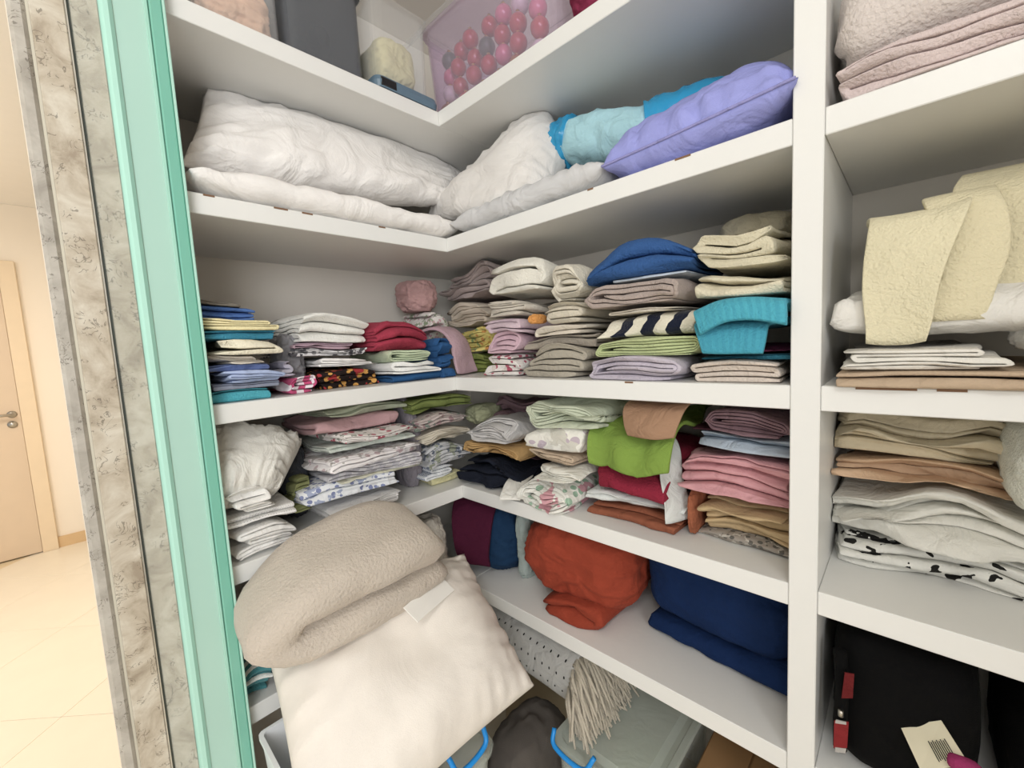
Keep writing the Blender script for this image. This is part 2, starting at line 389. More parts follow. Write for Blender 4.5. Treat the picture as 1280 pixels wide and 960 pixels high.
# wings: 'R' front plane y = 0 facing -Y, 'L' front plane x = 0 facing +X
seedc = [10]
def stack(wing, shelf, front, rows, wob=.35, zbase=None):
    """rows bottom to top: (name, label, category, px0, px1, pytop, material, opts)"""
    z = SHELF[shelf-1] if zbase is None else zbase
    HM = None; zb = z; seedc[0] += 17; s0 = seedc[0]; res = []
    for row in rows:
        name, label, cat, px0, px1, pyt, mat = row[:7]; o = dict(row[7]) if len(row) > 7 else {}
        f = front+o.pop('f', 0.); seedc[0] += 3; sd = seedc[0]; group = o.pop('group', None); yaw = o.pop('yaw', 0.); dz = o.pop('dz', None); ry = o.pop('ry', 0.); gap = o.pop('up', 0.)
        d = o.pop('d', .30); zf = o.pop('z', None)
        if zf is not None: z = zf
        if wing == 'R':
            pm = un((px0+px1)/2, pyt, 1, f); zt = pm[2]; pyb = pyt+6
            a = un(px0, pyb, 1, f)[0]; b = un(px1, pyb, 1, f)[0]; d = min(d, .424-f)
        else:
            pm = un((px0+px1)/2, pyt, 0, -f); zt = pm[2]; pyb = pyt+6
            a = un(px0, pyb, 0, -f)[1]; b = un(px1, pyb, 0, -f)[1]; d = min(d, .424-f)
        t = dz if dz else max(.007, zt-z)
        wd = b-a; o['mess'] = o.get('mess', 1.0)*1.25
        lt = .0135 if mat.name.startswith('terry') else .0085
        if not o.pop('keep', 0): o['n'] = max(o.get('n', 4), min(11, int(t/lt)))
        if o.get('style') == 'roll' and o['n'] % 2 == 0: o['n'] += 1
        jr = random.Random(sd); yaw += (jr.random()-.5)*.10; f += (jr.random()-.5)*.008
        V, F, UV = fold_local(wd, d, t, seed=sd, **o)
        V[:, 2] += z+gap-zb
        cx = (a+b)/2
        lowz = z+gap-zb
        # the whole pile settles together
        V2 = V.copy(); X = V[:, 0]+cx
        V2[:, 2] += V[:, 2]*wob*.13*noise(X*7, V[:, 1]*7, 0, s0)
        V2[:, 1] += wob*.02*noise(V[:, 2]*14, X*3, 0, s0+1)
        V = V2
        if wing == 'R': W = place(V, (cx, f, zb), yaw, 0, ry)
        else: W = place(V, (-f, cx, zb), math.pi/2+yaw, 0, ry)
        if wing == 'R': W[:, 1] = np.minimum(W[:, 1], .427); 
        else: W[:, 0] = np.maximum(W[:, 0], -.427)
        if HM is not None:   # rest on the uneven top of what lies below
            gi = np.round((W[:, :2]+1)/.012).astype(int); under = HM[gi[:, 0], gi[:, 1]]+.0012
            hh = np.clip((W[:, 2]-zb-lowz)/t, 0, 1); up = np.maximum(0, under-(zb+lowz)); up = np.minimum(up, t*.8)
            W[:, 2] = np.maximum(W[:, 2], np.where(under > 0, np.minimum(under, zb+lowz+t*.8), 0)*(hh < .5)+W[:, 2]*(hh >= .5)); W[:, 2] += up*(1-hh)*(hh >= .5)
        else: HM = np.full((260, 130), -9.)
        gi = np.round((W[:, :2]+1)/.012).astype(int)
        for dx in (-1, 0, 1):
            for dy in (-1, 0, 1): np.maximum.at(HM, (gi[:, 0]+dx, gi[:, 1]+dy), W[:, 2])
        ob = soft(name, W, F, mat, UV, label, cat, group, sid=s0); res.append(ob)
        z = z+t
    return res
def drape(name, label, cat, mat, path, w, loc, yaw=0., th=.006, seed=1, mess=1., group=None, rx=0, ry=0, seg=None, wrinkle=.0, taper=0., pin=0., sid=None):
    """a sheet of cloth following a section path (depth, height), w wide"""
    P = np.array(path, float); t = max(.02, P[:, 1].max()-P[:, 1].min())
    Pc = catmull(P, 7); V, F, UV = sweep(Pc, th, w, seg or max(10, int(w/.012)))
    X = V[:, 1]-w/2; Y = V[:, 0].copy(); Z = V[:, 2].copy(); F = [f[::-1] for f in F]
    hN = (Z-P[:, 1].min())/t
    x0 = X.copy(); z0 = Z.copy(); y0 = Y.copy()
    Y += mess*.012*noise(x0*9, z0*6, 0, seed)+wrinkle*ridge(x0*14, z0*5, y0*4, seed+2)*.5
    Z += mess*.010*noise(x0*8, y0*8, 0, seed+1)+wrinkle*.4*ridge(x0*12, y0*8, z0*3, seed+3)
    X = (X-pin*w/2)*(1-taper*np.clip(1-hN, 0, 1))+pin*w/2+mess*.012*noise(z0*9, y0*9, 0, seed+4)
    return soft(name, place(np.stack([X, Y, Z], 1), loc, yaw, rx, ry), F, mat, UV, label, cat, group, sid=sid)
def pillow(name, label, cat, mat, C, T, seed=1, flat=1.0, wr=.006, group=None, n=44, conc=.05, pw=2.6, parent=None, rad=1.0, flange=.0):
    """C: four world corners (u0v0, u1v0, u1v1, u0v1); T full thickness; flat <1 flattens the underside"""
    C = np.array(C, float); g = np.sin(np.linspace(-1, 1, n)*math.pi/2)*.6+np.linspace(-1, 1, n)*.4
    u, v = np.meshgrid(g, g, indexing='ij')
    up = u*(1-conc*(1-v**2)); vp = v*(1-conc*(1-u**2))
    a, b = (up+1)/2, (vp+1)/2
    base = ((1-a)*(1-b))[..., None]*C[0]+(a*(1-b))[..., None]*C[1]+(a*b)[..., None]*C[2]+((1-a)*b)[..., None]*C[3]
    nr = np.cross(C[1]-C[0], C[3]-C[0])+np.cross(C[3]-C[2], C[1]-C[2]); nr /= np.linalg.norm(nr)
    lu = np.linalg.norm(C[1]-C[0]); lv = np.linalg.norm(C[3]-C[0])
    prof = ((1-np.abs(u)**pw)*(1-np.abs(v)**pw))**.55
    X, Y = u*lu/2, v*lv/2
    edge = np.clip(1-prof, 0, 1)
    rr = ridge(X*16, Y*16, 0, seed)*.5+ridge(X*34, Y*34, 0, seed+7)*.25
    # gathers running in from the ends and corners
    gat = noise(v*13, u*2.2, 0, seed+3)*np.abs(u)**2 + noise(u*13, v*2.2, 0, seed+4)*np.abs(v)**2
    lump = noise(X*6, Y*6, 0, seed+5)*T*.10
    disp = (rr*wr*(.35+.9*edge)+gat*wr*1.1)*np.minimum(1, prof*6)
    top = base+nr*(prof*T/2*rad+disp+lump*prof)[..., None]
    rr2 = ridge(X*16, Y*16, 3.3, seed+1)*wr*.5*np.minimum(1, prof*6)
    bot = base-nr*(prof*T/2*flat+rr2+lump*prof*flat*.5)[..., None]
    idx = np.arange(n*n).reshape(n, n); F = []
    q = np.stack([idx[:-1, :-1], idx[1:, :-1], idx[1:, 1:], idx[:-1, 1:]], -1).reshape(-1, 4)
    inner = np.full((n, n), -1); V = [p for p in top.reshape(-1, 3)]
    k = n*n
    for i in range(n):
        for j in range(n):
            if i in (0, n-1) or j in (0, n-1): inner[i, j] = idx[i, j]
            else: inner[i, j] = k; V.append(bot[i, j]); k += 1
    q2 = np.stack([inner[:-1, :-1], inner[:-1, 1:], inner[1:, 1:], inner[1:, :-1]], -1).reshape(-1, 4)
    UV = np.stack([X.ravel(), Y.ravel()], 1); UV = np.vstack([UV, np.array([(X[i, j], Y[i, j]) for i in range(1, n-1) for j in range(1, n-1)])])
    o = soft(name, np.array(V), q.tolist()+q2.tolist(), mat, UV, label, cat, group)
    o_edges = (top, base, nr)
    return o, o_edges
def bundle_raw(c, dims, seed=1, wr=.12, yaw=0., rx=0., ry=0., fr=5., sq=3.0, n=30, flat=True):
    """a loosely crumpled mass of cloth: rounded block with sharp wrinkle folds. c = bottom centre"""
    g = np.linspace(-1, 1, n); V = []; F = []; key = {}
    for ax in range(3):
        for sg in (-1, 1):
            ids = np.zeros((n, n), int)
            for i in range(n):
                for j in range(n):
                    p = [0, 0, 0]; p[ax] = sg; p[(ax+1) % 3] = g[i]; p[(ax+2) % 3] = g[j]
                    kk = tuple(round(x, 5) for x in p)
                    if kk not in key: key[kk] = len(V); V.append(p)
                    ids[i, j] = key[kk]
            q = np.stack([ids[:-1, :-1], ids[1:, :-1], ids[1:, 1:], ids[:-1, 1:]], -1).reshape(-1, 4)
            F += (q if sg > 0 else q[:, ::-1]).tolist()
    V = np.array(V, float); V = np.tan(V*math.pi/4*.98)/math.tan(math.pi/4*.98)
    r = (np.abs(V)**sq).sum(1)**(1/sq); D = V/r[:, None]
    d = np.array(dims)/2; P = D*d
    ln = d.mean()
    k = 1+wr*(ridge(P[:, 0]*fr/ln*.5, P[:, 1]*fr/ln*.5, P[:, 2]*fr/ln*.8, seed)*.6+noise(P[:, 0]*fr/ln*.3, P[:, 1]*fr/ln*.3, P[:, 2]*fr/ln*.3, seed+1)+.35*ridge(P[:, 0]*fr/ln*1.3, P[:, 1]*fr/ln*1.3, P[:, 2]*fr/ln*1.6, seed+2))
    P = P*k[:, None]; P[:, 2] += d[2]
    if flat: P[:, 2] = np.maximum(P[:, 2], .001)
    UV = np.stack([P[:, 0]+P[:, 1]*.5, P[:, 2]+P[:, 1]*.5], 1)
    return place(P, c, yaw, rx, ry), F, UV
def bundle(name, label, cat, mat, c, dims, seed=1, group=None, parent=None, sid=None, **k):
    V, F, UV = bundle_raw(c, dims, seed, **k)
    if parent is None: return soft(name, V, F, mat, UV, label, cat, group, sid=sid)
    return link(name, V, F, mat, parent, uv=UV)
def merged(name, label, cat, mat, parts, group=None):
    V = []; F = []; U = []; b = 0
    for v, f, u in parts: V.append(v); U.append(u); F += [tuple(i+b for i in q) for q in f]; b += len(v)
    return soft(name, np.vstack(V), F, mat, np.vstack(U), label, cat, group)

# ================================================================== STRUCTURE
PAINT = plain('closet_white_paint', 'e3e3e0', rough=.38, noise_amt=.02, nscale=5, bump=.0006, bscale=60)
WALLP = plain('closet_wall_paint', 'e4dfd6', rough=.8, noise_amt=.03, nscale=4)
CWALL = plain('corridor_wall_paint', 'f4e9d8', rough=.8, noise_amt=.02, nscale=3)
def slab(name, a, b, mat, parent=None, bev=.0, kind='structure', loc=None):
    o = MB().box(np.array(a, float), np.array(b, float), bev).build(name, mat, parent, False, loc)
    if kind and parent is None: o['kind'] = kind
    return o
slab('wall_left', (-.53, -.655, 0), (-.4302, .53, 2.62), WALLP)
slab('wall_back', (-.4302, .4302, 0), (1.79, .53, 2.62), WALLP)
slab('wall_front', (-3.77, -.86, 0), (-.0005, -.656, 2.62), CWALL)
slab('wall_right', (1.7905, -.9, 0), (1.89, .53, 2.62), WALLP)
slab('ceiling', (-3.9, -3.2, 2.621), (1.9, .53, 2.7), plain('ceiling_paint', 'f6f1e8', rough=.85, noise_amt=.02))
fl = slab('floor', (-3.9, -3.2, -.06), (1.9, .53, -.004), plain('grout', 'd8c6a6', rough=.8))
TILE = plain('floor_tile', 'efe5d2', rough=.25, noise_amt=.05, nscale=5)
tm = None
s45 = math.sqrt(.5); TS = .60; org = np.array([-1.39, -1.02])
for i in range(-8, 9):
    for k in range(-8, 9):
        c = org+((i+.5)*np.array([s45, s45])+(k+.5)*np.array([-s45, s45]))*TS
        if not (-3.75 < c[0] < 1.5 and -2.4 < c[1] < .2): continue
        if tm is None:
            mb = MB().box(np.array([-TS/2+.0008, -TS/2+.0008, -.004]), np.array([TS/2-.0008, TS/2-.0008, 0.0]), .001)
            t = mb.build('tile', TILE, fl, False, loc=np.zeros(3)); tm = t.data
        else:
            t = bpy.data.objects.new('tile', tm); COL.objects.link(t); t.parent = fl
        t.location = (c[0]-fl.location[0], c[1]-fl.location[1], -fl.location[2]); t.rotation_euler = (0, 0, math.pi/4)

# closet shelving, one built-in unit
CL = empty('closet_shelving', (.45, .2, 0), 'white painted L-shaped built-in closet shelving with a thick upright divider', 'shelving')
for b in SHELF_B:
    slab('shelf', (-.43, -.654, b), (-.0004, .4298, b+TH), PAINT, CL, .0015)
    slab('shelf', (.0004, .0, b), (.9128, .4298, b+TH), PAINT, CL, .0015)
    slab('shelf', (.9555, .0005, b), (1.7495, .4298, b+TH), PAINT, CL, .0015)
slab('divider', (.913, -.002, 0), (.9552, .4298, 2.6), PAINT, CL, .0015)
slab('end_panel', (1.7497, 0, 0), (1.79, .4298, 2.6), PAINT, CL, .0015)
# chipped paint along two front edges
CHIP = plain('bare_board', '7d5f49', rough=.9)
for (px, py, wing, wd) in ((262, 252, 'L', .02), (352, 268, 'L', .03), (385, 274, 'L', .025), (478, 288, 'L', .02)):
    p = un(px, py, 0, .0004); slab('paint_chip', (-.0006, p[1]-wd/2, SHELF[1]-.004), (.0004, p[1]+wd/2, SHELF[1]-.0002), CHIP, CL)
for (x0, x1, sh) in ((.72, .75, 2), (.52, .535, 2), (1.0, 1.07, 3), (1.09, 1.12, 3), (.60, .62, 3)):
    slab('paint_chip', (x0, -.0006, SHELF[sh-1]-.004), (x1, .0004, SHELF[sh-1]-.0002), CHIP, CL)

# marble portal with metal strip
MAR = marble('beige_marble', 'bdb2a0', '9f9280', 'd2cbbc', 16.)
MAR2 = marble('grey_marble', 'b0aaa0', '9d978d', 'bfbab0', 18.)
T1 = empty('trim_1', (0, -.8, 0), kind='structure')
mb = MB()
mb.box(np.array([0, -.859, 0]), np.array([.019, -.8384, 2.6]), .005); mb.build('bead', MAR2, T1, False)
slab('groove', (0, -.8382, 0), (.0145, -.8345, 2.6), plain('groove_stone', 'c9c4b4', rough=.4), T1)
slab('marble_slab', (0, -.8343, 0), (.02, -.7925, 2.6), MAR, T1, .0015)
slab('metal_strip', (0, -.7922, 0), (.0225, -.7903, 2.6), plain('strip_light', 'd5d5d0', rough=.25, metal=.9), T1)
slab('metal_strip', (0, -.7902, 0), (.019, -.7873, 2.6), plain('strip_dark', '4f5552', rough=.4, metal=.6), T1)
slab('marble_slab', (0, -.7870, 0), (.016, -.7505, 2.6), MAR, T1, .001)
# glass door standing in the portal: green edges, pale satin face
D1 = empty('door_1', (0, -.70, 0), kind='structure')
slab('glass_pane', (.0165, -.7870, 0), (.0205, -.7505, 2.6), plastic('green_glass', 'e3ede6', .90, .08), D1)
slab('edge_strip', (0, -.75, 0), (.022, -.731, 2.6), plain('mint_edge', 'b4e2d3', rough=.35, noise_amt=.03, coat=.2), D1, .006)
slab('glass_face', (0, -.7307, 0), (.013, -.6795, 2.6), plain('mint_face', 'aed3c7', rough=.2, noise_amt=.03, nscale=3, coat=.6), D1)
slab('glass_lip', (.0, -.6860, 0), (.0165, -.6800, 2.6), plain('mint_lip', 'a6d2c3', rough=.2, coat=.5), D1, .001)
slab('glass_edge', (0, -.6793, 0), (.026, -.6603, 2.6), plain('mint_dark', '76b8a5', rough=.15, noise_amt=.06, nscale=3, coat=.6), D1, .002)
slab('edge_strip', (0, -.6600, 0), (.029, -.6555, 2.6), plain('mint_rim', 'aedacb', rough=.15, coat=.5), D1, .001)

# corridor: far wall with a beige door
slab('wall_corridor', (-3.9, -3.2, 0), (-3.7705, -.8605, 2.62), CWALL)
DW = plain('door_laminate', 'd9c3a8', rough=.5, noise_amt=.05, nscale=6)
D2 = empty('door_2', (-3.75, -1.55, 0), kind='structure')
slab('door_leaf', (-3.769, -1.98, .008), (-3.745, -1.144, 2.12), DW, D2, .002)
FRM = plain('door_frame_wood', 'e8d3b4', rough=.5, noise_amt=.04)
slab('door_frame', (-3.7695, -1.1425, 0), (-3.735, -1.058, 2.205), FRM, D2, .003)
slab('door_frame', (-3.7695, -2.07, 0), (-3.735, -1.982, 2.205), FRM, D2, .003)
slab('door_frame', (-3.7695, -1.9818, 2.122), (-3.735, -1.1427, 2.205), FRM, D2, .003)
STEEL = plain('brushed_steel', 'b5b0a6', rough=.3, metal=.9)
hy, hz = un(15, 518, 0, -3.745)[1:]
mb = MB(); mb.tube([(-3.745, hy, hz), (-3.69, hy, hz)], .011, 10); mb.tube([(-3.695, hy+.004, hz), (-3.69, hy-.06, hz), (-3.692, hy-.13, hz)], .010, 10); mb.tube([(-3.745, hy, hz), (-3.74, hy, hz)], .026, 16)
h = mb.build('door_handle', STEEL, D2, True)
MB().tube([(-3.745, hy-.005, hz-.075), (-3.738, hy-.005, hz-.075)], .026, 16).build('lock_rosette', STEEL, D2, True)
slab('baseboard_corridor', (-3.7703, -1.0575, 0), (-3.755, -.8607, .085), plain('baseboard_stone', 'd8b88c', rough=.4))

# ================================================================== TEXTILES ON SHELF 3 (towels)
TT = lambda h: cloth(h, 'terry'); CT = lambda h: cloth(h, 'cotton')
S_ = dict(axis='s'); RL = dict(axis='s', style='roll')
def o(**k): return k
# leftmost pile beside the glass door
stack('L', 3, .006, [
 ('towel', 'turquoise towel at the bottom of the leftmost pile', 'towel', 262, 338, 487, TT('38b3c4'), o(n=3, d=.28, mess=.6)),
 ('cloth', 'grey-blue cloth directly on the turquoise towel, leftmost pile', 'cloth', 262, 346, 479, CT('8e95ab'), o(n=4, f=.006, mess=.8)),
 ('cloth', 'pale sky-blue cloth, the broad one low in the leftmost pile', 'cloth', 258, 354, 463, CT('a9bce6'), o(n=4, mess=1.1, axis='s', first=1)),
 ('cloth', 'periwinkle blue cloth under the beige one, leftmost pile', 'cloth', 258, 340, 455, CT('7d93cf'), o(n=3, f=.01, mess=.7)),
 ('towel', 'oatmeal beige thin towel beneath the thick cream towel, leftmost pile', 'towel', 256, 338, 443, TT('d9cfc0'), o(n=4, f=.004, axis='s', first=1)),
 ('towel', 'thick cream towel with one fat fold, middle of the leftmost pile', 'towel', 254, 351, 423, TT('f1e8cb'), o(n=2, keep=1, axis='s', first=1, mess=.8)),
 ('towel', 'bright teal-blue towel under the yellow one, leftmost pile', 'towel', 252, 348, 412, TT('2a9cc2'), o(n=3, mess=.7, f=.004)),
 ('towel', 'pale yellow towel below the blue cloth, leftmost pile', 'towel', 250, 350, 398, TT('f0e2a6'), o(n=4, axis='s', first=1, mess=.8)),
 ('cloth', 'cornflower blue cloth near the top of the leftmost pile', 'cloth', 248, 330, 379, CT('4c78c0'), o(n=5, f=.012, mess=1.1)),
 ('cloth', 'thin grey-brown cloth lying on top of the leftmost pile', 'cloth', 246, 310, 369, CT('8d8579'), o(n=3, f=.035, mess=1.2, d=.2)),
], wob=.3)
# pink-and-white cloth slumped between two piles
stack('L', 3, .05, [
 ('cloth', 'white cloth with hot pink stripes slumped beside the leftmost pile', 'cloth', 352, 400, 470, cloth('f6e9f0', 'cotton', 'stripe', 'd4427e', sc_=24), o(n=3, axis='s', style='roll', d=.2, mess=1.2)),
 ('cloth', 'lilac-white cloth on the pink-striped cloth', 'cloth', 343, 382, 452, CT('d6d2e6'), o(n=3, axis='s', d=.2, mess=1.3)),
])
# second pile: white towel on top
stack('L', 3, .075, [
 ('tablecloth', 'black, orange and red flower-print cloth at the bottom of the second pile', 'cloth', 392, 482, 458, cloth('2c211f', 'cotton', 'floral', 'e0a02a', 'b5262d', 45), o(n=4, mess=.8)),
 ('cloth', 'white folded cloth lying on the flower-print cloth, second pile', 'cloth', 394, 472, 445, CT('f3f0ee'), o(n=4, axis='s', mess=.9)),
 ('cloth', 'grey and white leaf-print cloth in the middle of the second pile', 'cloth', 364, 470, 436, cloth('e6e4e6', 'cotton', 'floral', '8d8b90', '5c5a60', 55), o(n=5, axis='s', mess=1.0, f=.0)),
 ('cloth', 'dull rose cloth whose fold shows left under the white towel', 'cloth', 362, 452, 428, CT('c4a3b4'), o(n=3, axis='s', mess=.8, f=.02)),
 ('towel', 'big white towel on top of the second pile', 'towel', 374, 456, 388, TT('f2f1ea'), o(n=3, axis='f', mess=.7, sag=.12, d=.26)),
])
bundle('cloth', 'grey cloth tucked left of the big white towel', 'cloth', CT('8b8a8f'), un(362, 470, 0, -.17)*[1, 1, 0]+[0, 0, 1.306], (.10, .07, .15), 31, wr=.16, fr=4)
# third pile: red towel on top
stack('L', 3, .035, [
 ('towel', 'deep blue towel at the very bottom of the red-topped pile', 'towel', 486, 562, 466, TT('1f5c93'), o(n=2, mess=.5)),
 ('towel', 'white towel under the pale green towel in the red-topped pile', 'towel', 478, 556, 452, TT('f0f1ee'), o(n=3, axis='s', first=1, mess=.7)),
 ('towel', 'pale green towel with pink edge, folded in a curl', 'towel', 486, 540, 438, cloth('c9dab4', 'terry'), o(n=5, axis='s', style='roll', mess=.9)),
 ('towel', 'crimson red towel on top of its pile', 'towel', 460, 536, 403, TT('b02a48'), o(n=4, mess=1.0, f=-.004, axis='f', sag=.25)),
])
stack('L', 3, .03, [
 ('towel', 'denim blue towel right of the crimson one', 'towel', 541, 572, 421, TT('24609c'), o(n=4, mess=.9, d=.22)),
])
drape('towel', 'dusty pink towel draped down behind the crimson and denim blue towels', 'towel', TT('cda7b2'), [(-.02, 0.002), (.0, .05), (.03, .115), (.08, .155), (.16, .15), (.22, .135)], .10, (-.05, .085, 1.306), yaw=math.pi/2+.25, th=.010, seed=5, mess=2.0, wrinkle=.012, taper=-.3)
# ---- corner of shelf 3
def pz(px, py, axis, v): return un(px, py, axis, v)
stack('R', 3, .17, [
 ('cloth', 'olive green cloth low in the corner of the towel shelf', 'cloth', 573, 604, 440, CT('8b9a3c'), o(n=4, d=.2)),
 ('cloth', 'yellow, orange and green printed cloth in the shelf corner', 'cloth', 560, 614, 410, cloth('f0dd6a', 'terry', 'floral', 'e59a33', '8fae6a', 38), o(n=3, axis='s', style='roll', d=.2, mess=1.4)),
 ('towel', 'cream towel under the mauve-grey towel in the corner', 'towel', 556, 610, 374, TT('d8c9b4'), o(n=5, axis='s', d=.22, mess=1.2)),
 ('towel', 'mauve-grey towel topping the corner pile', 'towel', 548, 618, 338, TT('b7a6a2'), o(n=4, axis='s', d=.22, mess=1.3)),
])
stack('L', 3, .20, [
 ('cloth', 'small white flower-print cloth below the pink bundle', 'cloth', 524, 556, 388, cloth('f1ece6', 'cotton', 'floral', 'd9a9b4', '9fb08d', 60), o(n=4, axis='s', mess=1.4, d=.18)),
])
p = un(531, 392, 0, -.22); bundle('towel', 'rose pink bundled towel at the back corner, highest on the left', 'towel', TT('cf9f9c'), (p[0]-.05, p[1]+.005, p[2]), (.13, .12, .125), 41, wr=.12, fr=3.5)
# ---- right wing, pile under the big white towel
stack('R', 3, .055, [
 ('towel', 'white towel with small red flowers at the bottom below the lilac towels', 'towel', 603, 652, 443, cloth('f2ece6', 'terry', 'floral', 'c0506a', 'd9cfc6', 40), o(n=4, axis='s', mess=.9)),
 ('towel', 'pink towel with magenta inner edge, below the lilac towel', 'towel', 610, 650, 420, TT('dcb6c4'), o(n=3, axis='s', style='roll', mess=1.)),
 ('towel', 'pale lilac towel with a rounded fold, middle of the white-topped pile', 'towel', 604, 658, 398, TT('d9bfcb'), o(n=3, axis='s', mess=.9)),
 ('towel', 'off-white crumpled towel just under the big white towel of the corner', 'towel', 608, 664, 375, TT('d9d0c0'), o(n=5, axis='s', mess=1.4)),
 ('towel', 'big white towel folded over, top of the pile near the corner', 'towel', 612, 690, 328, TT('eae6d8'), o(n=3, keep=1, axis='s', mess=.8, sag=-.1)),
])
# ---- pile of taupe and cream towels
stack('R', 3, .045, [
 ('towel', 'taupe towel at the bottom, left of the lavender towel', 'towel', 657, 735, 436, TT('b3aa98'), o(n=3, axis='s', mess=1.0)),
 ('towel', 'second taupe towel, lying on the lowest taupe one', 'towel', 655, 738, 419, TT('a89d8d'), o(n=3, axis='f', mess=1.)),
 ('towel', 'ivory towel with a thin rippled edge above the taupe towels', 'towel', 662, 735, 405, TT('e4d9c6'), o(n=2, axis='s', mess=1.)),
 ('towel', 'beige-cream towel under the curled cream towel', 'towel', 676, 738, 380, TT('d6ccb6'), o(n=4, axis='s', mess=1.1)),
 ('towel', 'cream towel curled in a spiral, left of the royal blue towel', 'towel', 678, 734, 336, TT('e0d8c4'), o(n=5, axis='s', style='roll', mess=.9)),
])
p = un(667, 405, 1, .04); bundle('cloth', 'small orange cloth peeking out between the lilac and ivory towels', 'cloth', CT('e0952f'), (p[0], p[1]+.02, p[2]-.0), (.03, .06, .026), 43, wr=.1)
# ---- pile with the striped towel
stack('R', 3, .018, [
 ('towel', 'lavender towel at the bottom under the pale green roll', 'towel', 732, 857, 446, TT('c6bccb'), o(n=5, axis='s', style='roll', mess=.8)),
 ('towel', 'pale lime-green towel with many thin layers above the lavender towel', 'towel', 740, 872, 422, TT('bcc98a'), o(n=7, axis='s', style='roll', mess=.7)),
 ('towel', 'navy blue and cream striped towel', 'towel', 745, 868, 392, cloth('ece4cc', 'terry', 'stripee', '1b2238', sc_=15), o(n=2, keep=1, axis='f', mess=1.2, seg=20)),
 ('towel', 'thin cream towel between the striped towel and the mauve roll', 'towel', 756, 858, 384, TT('ddd2bf'), o(n=2, axis='s', mess=.8)),
 ('towel', 'mauve-taupe towel rolled in a flat spiral below the royal blue towel', 'towel', 736, 872, 351, TT('b3a197'), o(n=5, axis='s', style='roll', mess=.9)),
 ('cloth', 'thin white and pale blue cloth squeezed under the royal blue towel', 'cloth', 765, 862, 346, CT('c9d6e4'), o(n=2, mess=.6)),
 ('towel', 'royal blue towel on top of the striped-towel pile', 'towel', 726, 864, 304, TT('2a5c9c'), o(n=4, keep=1, axis='f', mess=1.0, sag=.30)),
], wob=.25)
# ---- pile by the divider
RIB = cloth('2aa7c2', 'terry', 'stripee', '269fbb', sc_=70)
stack('R', 3, .02, [
 ('towel', 'pale peach towel at the bottom of the pile by the divider', 'towel', 858, 986, 450, TT('dfcfc0'), o(n=4, axis='s', mess=.6)),
 ('towel', 'dark teal towel under the turquoise towels', 'towel', 870, 986, 444, TT('17697f'), o(n=4, axis='f', mess=.9, f=.012)),
 ('towel', 'raspberry towel poking out below the turquoise towels', 'towel', 880, 985, 432, TT('8c2f57'), o(n=2, keep=1, axis='f', mess=1.4, f=.004)),
 ('towel', 'cream towel squeezed between turquoise and the topmost cream towel', 'towel', 860, 987, 338, TT('e2d8b8'), o(n=4, sag=-.10, z=un(922, 374, 1, .014)[2], axis='f', mess=1.3, f=-.006)),
 ('towel', 'big cream towel with rounded folds, top of the pile by the divider', 'towel', 859, 987, 272, TT('d9cfae'), o(n=4, keep=1, sag=-.15, axis='s', mess=1.0, f=-.008)),
], wob=.25)
def flap(name, label, cat, mat, pxl, pxr, pyb, pyt, yf, seed, back=.2, lift=0., th=.012, yaw=0., taper=.06, pin=0., mess=1.0, wrinkle=0.):
    a = un(pxl, (pyb+pyt)/2, 1, yf); b = un(pxr, (pyb+pyt)/2, 1, yf); zb = un((pxl+pxr)/2, pyb, 1, yf)[2]; H = un((pxl+pxr)/2, pyt, 1, yf)[2]-zb
    drape(name, label, cat, mat, [(-.012, 0), (-.008, H*.35), (0, H*.72), (.014, H*.93), (.05, H+lift*.4), (.12, H+lift), (.12+back, H+lift*.6)], b[0]-a[0], ((a[0]+b[0])/2, yf, zb), yaw=yaw, th=th, seed=seed, mess=mess, taper=taper, pin=pin, sid='pair', wrinkle=wrinkle)
flap('towel', 'turquoise ribbed towel, the lower of two by the divider', 'towel', RIB, 872, 968, 441, 402, .004, 201, th=.013, taper=.22, pin=.3, mess=1.3)
flap('towel', 'turquoise ribbed towel, the upper one directly under the cream towels', 'towel', cloth('2fb0c8', 'terry', 'stripee', '29a6c0', sc_=70), 860, 986, 410, 378, -.012, 202, th=.013, taper=.10, pin=1., mess=1.5)
p = un(925, 282, 1, .16); bundle('towel', 'beige rolled towel behind the topmost cream towel by the divider', 'towel', TT('c2b89b'), (p[0]+.01, .28, p[2]-.035), (.15, .2, .07), 47, wr=.08, fr=3)

